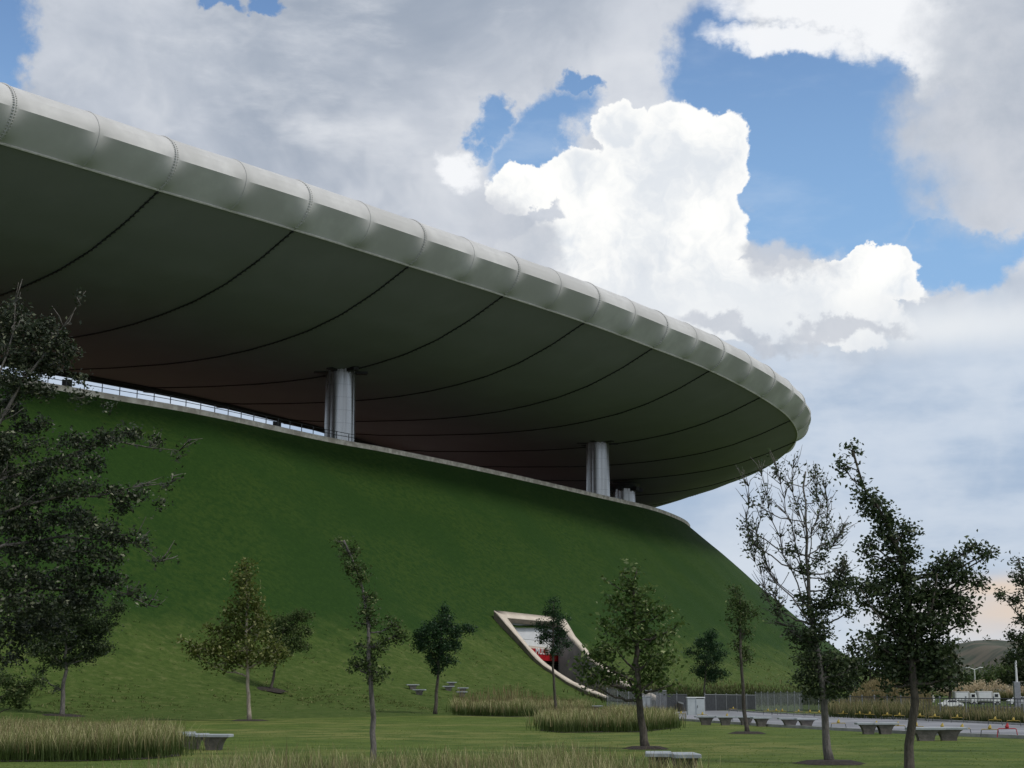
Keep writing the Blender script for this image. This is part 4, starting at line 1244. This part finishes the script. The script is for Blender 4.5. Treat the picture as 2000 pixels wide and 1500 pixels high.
# ------------------------------------------------------------ far hill
hu = np.linspace(1500, 2300, 120)
top = np.interp(hu, [1500, 1620, 1700, 1800, 1860, 1900, 1940, 1990, 2060, 2160, 2300], [1342, 1332, 1315, 1285, 1264, 1254, 1252, 1259, 1272, 1296, 1330])
V = []
for u, tv in zip(hu, top):
    for q in np.linspace(0, 1, 30):
        y_ = 560 + 340 * q
        x_ = (u - 1000) / FPX * 880 * (y_ / 880) ** .6
        h_ = (1350 - tv) / FPX * 900 + EYE
        gull = math.sin(u * .05 + q * 3.0) * 2.6 * math.sin(math.pi * q) + math.sin(u * .021 - q * 5) * 3.2 * math.sin(math.pi * q)
        V.append((x_, y_, -1.2 + (h_ + 1.2) * math.sin(q * math.pi / 2) ** 1.1 + gull * (q < 1)))
o_ = mesh_np('hills', V, grid_faces(120, 30), M['farhill'], None, True); tag(o_, kind='structure')

# ------------------------------------------------------------ benches
def make_bench():
    root = empty('stone_bench')
    mb = MB(); mb.bbox((0, 0, .425), (1.06, .52, .075), b=.015); mb.build('seat', M['bench_top'], root)
    V = []; F = []
    prof = [(0, .21, .17), (.10, .22, .175), (.22, .255, .19), (.32, .315, .205), (.387, .40, .22)]
    for z_, hx, hy in prof:
        V += [(-hx, -hy, z_), (hx, -hy, z_), (hx, hy, z_), (-hx, hy, z_)]
    for i in range(len(prof) - 1):
        for k in range(4):
            F.append((i * 4 + k, i * 4 + (k + 1) % 4, i * 4 + 4 + (k + 1) % 4, i * 4 + 4 + k))
    F += [(3, 2, 1, 0), tuple(range(len(V) - 4, len(V)))]
    mesh_np('pedestal', V, F, M['bench_ped'], root)
    return root


def copy_tree(o, parent=None):
    c = o.copy(); COL.objects.link(c)
    if parent: c.parent = parent
    for ch in list(o.children): copy_tree(ch, c)
    return c


bench0 = make_bench(); first = True
benches = [
    (1379, 1416, 0, 1, 'stone bench with tapered pedestal, leftmost of the row along the path'),
    (1417, 1416.5, 0, .9, 'stone bench second from the left in the row along the path'),
    (1457, 1416.5, 0, .95, 'stone bench behind the narrow dark trunk'),
    (1487, 1419, .1, .85, 'stone bench just right of the narrow dark trunk'),
    (1543, 1421, 0, 1, 'left bench of the pair midway along the path'),
    (1575, 1422.5, .05, .9, 'right bench of the pair midway along the path, nearest the tall tree'),
    (1696, 1434, 0, .88, 'left bench of the pair between the two big tree trunks'),
    (1729, 1434, .05, .9, 'right bench of the pair between the two big tree trunks'),
    (1808, 1447, 0, 1.15, 'dark bench touching the big oak trunk on its right side'),
    (1853, 1446.5, -.1, 1.12, 'rightmost stone bench beside the path, right of the big oak'),
    (377, 1463, .1, .8, 'left bench of the front group half hidden by tall grass'),
    (418, 1465, -.1, .9, 'right bench of the front group at the end of the grass bed'),
    (353, 1459, .2, .8, 'rear bench behind the front group by the tall grass'),
    (1287, 1513, 1.5, 1.0, 'stone bench by the bottom edge half hidden in seeding grass'),
    (1337, 1516, 1.6, 1.0, 'stone bench cut by the bottom edge right of the plane tree'),
    (806, 1347, .2, 1.0, 'upper stone bench on the slope left of the deep green tree'),
    (819, 1357, -.2, .95, 'lower stone bench on the slope left of the deep green tree'),
    (882, 1342, .1, .8, 'topmost bench on the slope right of the deep green tree'),
    (876, 1350, 0, .95, 'second bench down on the slope right of the deep green tree'),
    (904, 1353, .1, .9, 'third bench down on the slope right of the deep green tree'),
    (902, 1361, .1, .9, 'lowest bench on the slope just above the tall grass'),
    (1160, 1389, .1, 1.3, 'flat bench between the two grass beds below the portal'),
    (1203, 1396, 0, 1.0, 'low bench beside the plaza behind the grass bed'),
]
for (u, v, a, sc, lb) in benches:
    g = hit(u, v)
    o_ = bench0 if first else copy_tree(bench0); first = False
    o_.location = tuple(g - np.array([0, 0, .03])); o_.rotation_euler = (0, 0, a); o_.scale = (sc, 1, 1)
    tag(o_, lb, 'bench', 'stone benches')

# ------------------------------------------------------------ fences and barriers
def fence_line(name, u0, v0, u1, v1, h, step, r_, mat_, lab, cat='fence', rails=(1.0,), post_every=0, white=False, group=None):
    A, B = ghit(u0, v0), ghit(u1, v1)
    root = empty(name, A); L = np.linalg.norm(B - A); n_ = max(2, int(L / step))
    mb = MB()
    for i in range(n_ + 1):
        p_ = A + (B - A) * i / n_; z_ = float(ground_h(p_[0], p_[1]))
        q = np.array([p_[0], p_[1], z_]) - A
        mb.box(q + np.array([0, 0, h / 2]), (r_ * 2, r_, h))
    mb.build('bars', mat_, root)
    for k in rails:
        mb = MB(); mb.tube([np.array([0, -.02, h * k]), B - A + np.array([0, -.02, h * k])], .03, 6); mb.build('rail', M['metal_grey'] if white else mat_, root)
    if post_every:
        for i in range(int(L / post_every) + 1):
            p_ = (B - A) * min(1, i * post_every / L)
            mb = MB(); mb.tube([p_ + np.array([0, -.05, 0]), p_ + np.array([0, -.05, h + .04])], .03, 8); mb.tube([p_ + np.array([0, -.05, h + .04]), p_ + np.array([0, -.05, h + .12])], .05, 8)
            mb.build('post', M['metal_grey'], root)
    return tag(root, lab, cat, group)


fence_line('slat_fence', 1283, 1391, 1342, 1390, 1.35, .14, .035, M['metal_dark'], 'dark slatted fence left of the grey cabinets at the berm foot', post_every=3)
fence_line('slat_fence', 1377, 1389, 1476, 1388, 1.35, .16, .04, M['metal_dark'], 'dark slatted fence with pale top rail right of the grey cabinets', rails=(1.0,), post_every=2.4, white=True)
fence_line('mesh_fence', 1186, 1391, 1252, 1393, 1.75, .09, .006, M['metal_grey'], 'grey wire mesh fence in front of the portal ramp', rails=(1, .5, .04), post_every=2)
fence_line('mesh_fence', 1254, 1392, 1302, 1391, 1.65, .07, .008, M['metal_grey'], 'grey wire mesh fence right of the plane tree trunk', rails=(1, .04), post_every=1.4)
fence_line('mesh_fence', 1476, 1389, 1568, 1392, 1.5, .11, .007, M['metal_grey'], 'grey wire mesh fence between the slatted fence and the tall tree', rails=(1, .04), post_every=1.8)
fence_line('railing_fence', 1562, 1393, 1780, 1404, 1.25, .3, .014, M['metal_dark'], 'dark steel railing behind the tall grass between the two big trees', rails=(1.0, .2), post_every=2.6)
fence_line('railing_fence', 1788, 1404, 2060, 1412, 1.2, .3, .014, M['metal_dark'], 'dark steel railing in front of the car park right of the big oak', rails=(1.0, .2), post_every=2.6)
fence_line('guard_rail', 1862, 1381, 2060, 1392, .75, 2.0, .02, M['metal_dark'], 'low dark guard rail crossing in front of the white trucks', rails=(1.0,))
# sloping white-topped ramp wall right of the mesh
A, B = ghit(1290, 1388), ghit(1334, 1391)
mb = MB(); d_ = B - A
mesh_np('ramp_wall', [A, B, B + np.array([0, 0, .60]), A + np.array([0, 0, 1.1]), A + np.array([0, .12, 0]), B + np.array([0, .12, 0]), B + np.array([0, .12, .6]), A + np.array([0, .12, 1.1])],
        [(0, 1, 2, 3), (7, 6, 5, 4), (3, 2, 6, 7), (0, 3, 7, 4), (1, 5, 6, 2)], M['frame_shade'])
rw = bpy.data.objects['ramp_wall']; tag(rw, 'sloping low concrete ramp wall with pale coping behind the mesh fence', 'wall')
mesh_np('coping', [A + np.array([-.05, -.05, 1.1]), B + np.array([.05, -.05, .6]), B + np.array([.05, .17, .6]), A + np.array([-.05, .17, 1.1]), A + np.array([-.05, -.05, 1.22]), B + np.array([.05, -.05, .72]), B + np.array([.05, .17, .72]), A + np.array([-.05, .17, 1.22])],
        [(3, 2, 1, 0), (4, 5, 6, 7), (0, 1, 5, 4), (1, 2, 6, 5), (2, 3, 7, 6), (3, 0, 4, 7)], M['white'], rw)


def cabinet(u, v, w_, h_, dp, lb):
    g = ghit(u, v); root = empty('utility_cabinet', g)
    mb = MB(); mb.bbox((0, 0, h_ / 2), (w_, dp, h_), b=.02); mb.build('housing', M['cab'], root)
    mb = MB(); mb.bbox((0, 0, h_ + .025), (w_ + .08, dp + .08, .05), b=.015); mb.build('lid', M['white'], root)
    mb = MB(); mb.bbox((w_ * .24, -dp / 2 - .02, h_ * .48), (w_ * .48, .04, h_ * .9), b=.01); dr = mb.build('door', M['cab'], root)
    mb = MB(); mb.box((w_ * .08, -dp / 2 - .055, h_ * .5), (.03, .03, .16)); mb.build('handle', M['dark'], dr)
    mb = MB(); mb.box((w_ * .24, -dp / 2 - .008, h_ * .96), (w_ * .44, .03, .05)); mb.build('vent', M['black'], root)
    return tag(root, lb, 'cabinet', 'grey utility cabinets')


cabinet(1359, 1397, 1.15, 1.16, .6, 'large pale grey double utility cabinet beside the path')
cabinet(1441, 1387, .55, .95, .4, 'small pale cabinet in front of the slatted fence')
cabinet(1262, 1391, .65, 1.2, .5, 'greenish grey cabinet behind the plane tree trunk')
g = ghit(1396, 1388)
wp = empty('white_pipe_barrier', g)
mb = MB(); mb.tube([(-.6, 0, .2), (.5, 0, .18), (.62, 0, .02)], .04, 8); mb.tube([(-.5, 0, .2), (-.5, 0, .38)], .035, 8); mb.build('pipe', M['white'], wp)
mb = MB(); mb.tube([(-.6, 0, 0), (-.6, 0, .2)], .04, 8); mb.build('leg', M['white'], wp)
tag(wp, 'low white pipe barrier on the ground right of the large cabinet', 'barrier')


def make_stand(red=False):
    root = empty('low_rail_stand')
    m_ = M['redp'] if red else M['metal_dark']
    mb = MB(); mb.tube([(-.32, 0, .27), (-.28, 0, .30), (.28, 0, .30), (.32, 0, .27)], .016, 6); mb.build('rail', m_ if red else M['yellow'], root)
    for s_ in (-1, 1):
        mb = MB(); mb.tube([(s_ * .32, 0, .27), (s_ * .36, 0, 0)], .016, 6); mb.build('leg', m_, root)
    V = []; 
    mb = MB(); mb.tube([(0, 0, .30), (0, 0, .36), (.015, 0, .42), (.03, 0, .49)], [.05, .075, .05, .015], 8); mb.build('marker', M['redp'] if red else M['yellow'], root)
    return root


st0 = make_stand(); st_red = make_stand(True)
front = [(1330, 1403), (1372, 1406), (1420, 1410), (1638, 1426), (1712, 1430), (1754, 1432), (1790, 1433.5), (1841, 1436), (1880, 1438), (1934, 1440.5)]
rear = [(1432, 1392), (1500, 1397), (1516, 1397), (1528, 1397.5), (1560, 1399), (1582, 1400), (1600, 1401), (1647, 1403), (1679, 1404), (1699, 1405), (1733, 1406.5), (1757, 1407.5), (1797, 1409), (1826, 1410.5), (1870, 1412.5), (1944, 1418), (1980, 1420), (1186, 1386), (1212, 1388), (1230, 1390)]
side_words = ['first', 'second', 'third', 'fourth', 'fifth', 'sixth', 'seventh', 'eighth', 'ninth', 'tenth', 'eleventh', 'twelfth', 'thirteenth', 'fourteenth', 'fifteenth', 'sixteenth', 'seventeenth', 'eighteenth', 'nineteenth', 'twentieth']
first = True
for row, lst in (('front', sorted(front)), ('rear', sorted(rear))):
    for i, (u, v) in enumerate(lst):
        o_ = st0 if first else copy_tree(st0); first = False
        g = ghit(u, v, .03); o_.location = tuple(g); o_.rotation_euler = (0, 0, -.25 + rng.uniform(-.3, .3)); o_.scale = (.9, .9, .85)
        tag(o_, 'yellow-topped rail stand, %s from the left in the %s row' % (side_words[i], row), 'barrier', 'low rail stands with markers')
st_red.location = tuple(ghit(1968, 1442, .03)); tag(st_red, 'the only red low rail stand, near the right edge of the path', 'barrier', 'low rail stands with markers')


# ------------------------------------------------------------ vehicles, lamps
def box_truck(u, v, lb, sc=1.0, grey=.5):
    g = at(u, 1350, 200); g[2] = -.2
    root = empty('box_truck', g)
    bw = mat('truck_box_paint', (grey, grey, grey * .98), .5, (grey * .85, grey * .85, grey * .84), 1.5)
    mb = MB(); mb.bbox((-.75, 0, 1.18), (1.9, 1.1, 1.25), b=.05); cb = mb.build('cargo_box', bw, root)
    mb = MB(); mb.box((-.75, -.56, 1.2), (1.5, .02, .9)); mb.build('side_panel', M['panel'], cb)
    V = [(.3, -.5, .35), (1.15, -.5, .35), (1.15, -.5, .95), (1.0, -.5, 1.62), (.3, -.5, 1.62)]
    k = len(V); VV = V + [(x_, .5, z_) for x_, y_, z_ in V]
    mesh_np('cab', VV, [tuple(range(k)), tuple(range(2 * k - 1, k - 1, -1))] + [(i, i + k, (i + 1) % k + k, (i + 1) % k) for i in range(k)], M['white'], root)
    mb = MB(); mb.box((.66, -.51, 1.28), (.42, .03, .36)); mb.build('window', M['glass'], root)
    mb = MB(); mb.box((-.3, 0, .42), (2.7, .9, .14)); mb.build('chassis', M['dark'], root)
    for wx in (-1.1, .72):
        for s_ in (-1, 1):
            mb = MB(); mb.tube([(wx, s_ * .5 - .09, .27), (wx, s_ * .5 + .09, .27)], .27, 16); w2 = mb.build('wheel', M['tyre'], root)
            mb = MB(); mb.tube([(wx, s_ * .5 - .1, .27), (wx, s_ * .5 + .1, .27)], .14, 12); mb.build('rim', M['metal_grey'], w2)
    root.scale = (sc, sc, sc)
    return tag(root, lb, 'truck', 'light trucks in the car park')


box_truck(1888, 0, 'light truck with darker grey box, left of the two in the car park', .98, .42)
box_truck(1933, 0, 'light truck with pale grey box, right of the two in the car park', 1.0, .50)


def car(u, d_, rz, lb, paint, sc=1.0):
    g = at(u, 1350, d_); g[2] = -.2
    root = empty('parked_car', g, rz)
    V = [(-2, .3), (-2.05, .75), (-1.75, .92), (-1.2, .98), (-.8, 1.4), (.55, 1.42), (1.15, .98), (1.9, .85), (2.05, .55), (2.0, .3)]
    k = len(V); hw = .82
    VV = [(x_, -hw if z_ < 1 else -hw * .8, z_) for x_, z_ in V] + [(x_, hw if z_ < 1 else hw * .8, z_) for x_, z_ in V]
    mesh_np('body', VV, [tuple(range(k)), tuple(range(2 * k - 1, k - 1, -1))] + [(i, i + k, (i + 1) % k + k, (i + 1) % k) for i in range(k)], paint, root)
    for s_ in (-1, 1):
        VV = [(-1.05, s_ * .835, 1.0), (-.72, s_ * .70, 1.36), (.5, s_ * .70, 1.37), (.95, s_ * .835, 1.0)]
        mesh_np('side_window', VV, [(0, 1, 2, 3)], M['glass'], root)
    for wx in (-1.3, 1.3):
        for s_ in (-1, 1):
            mb = MB(); mb.tube([(wx, s_ * .76 - .1, .31), (wx, s_ * .76 + .1, .31)], .31, 16); w2 = mb.build('wheel', M['tyre'], root)
            mb = MB(); mb.tube([(wx, s_ * .76 - .11, .31), (wx, s_ * .76 + .11, .31)], .18, 12); mb.build('rim', M['metal_grey'], w2)
    root.scale = (sc,) * 3
    return tag(root, lb, 'car')


car(1856, 178, .15, 'low white car parked left of the light trucks', M['white'], .62)
car(1812, 205, 1.35, 'white vehicle seen end-on just right of the big oak trunk', M['white'], .95)
car(1992, 205, .1, 'grey car parked under the tall pole at the right edge', M['panel'], .8)


def lamp(u, vtop, d_, lb, arms=2, r_=.09):
    tpt = at(u, vtop, d_); root = empty('street_lamp', (tpt[0], d_, -.2)); h_ = tpt[2] + .2
    mb = MB(); mb.tube([(0, 0, 0), (0, 0, h_ * .97)], [r_ * 1.5, r_], 8); mb.build('pole', M['white'], root)
    for s_ in ((-1, 1) if arms == 2 else (1,)):
        mb = MB(); mb.tube([(0, 0, h_ * .96), (s_ * .5, 0, h_ * .985), (s_ * 1.0, 0, h_ + .12)], .06, 6); a_ = mb.build('arm', M['white'], root)
        mb = MB(); mb.bbox((s_ * 1.25, 0, h_ + .14), (.75, .3, .13), b=.04); mb.build('lamp_head', M['white'], a_)
    return tag(root, lb, 'street lamp', 'lamps in the car park')


lamp(1857, 1297, 270, 'tall pale street lamp left of the Y-shaped one')
lamp(1903, 1305, 300, 'Y-shaped double street lamp in front of the scrubby hill')
tp = at(1982, 1266, 190)
root = empty('tall_pole', (tp[0], 190, -.2))
mb = MB(); mb.tube([(0, 0, 0), (0, 0, tp[2] + .2)], [.16, .10], 8); mb.build('pole', M['white'], root)
mb = MB(); mb.bbox((-.05, 0, 1.45), (.75, .5, 2.9), b=.04); mb.build('base_pier', M['metal_grey'], root)
tag(root, 'tall pale pole rising from a grey pier at the right edge', 'pole')
print('objects', len(bpy.data.objects), 'polys', sum(len(m_.polygons) for m_ in bpy.data.meshes))
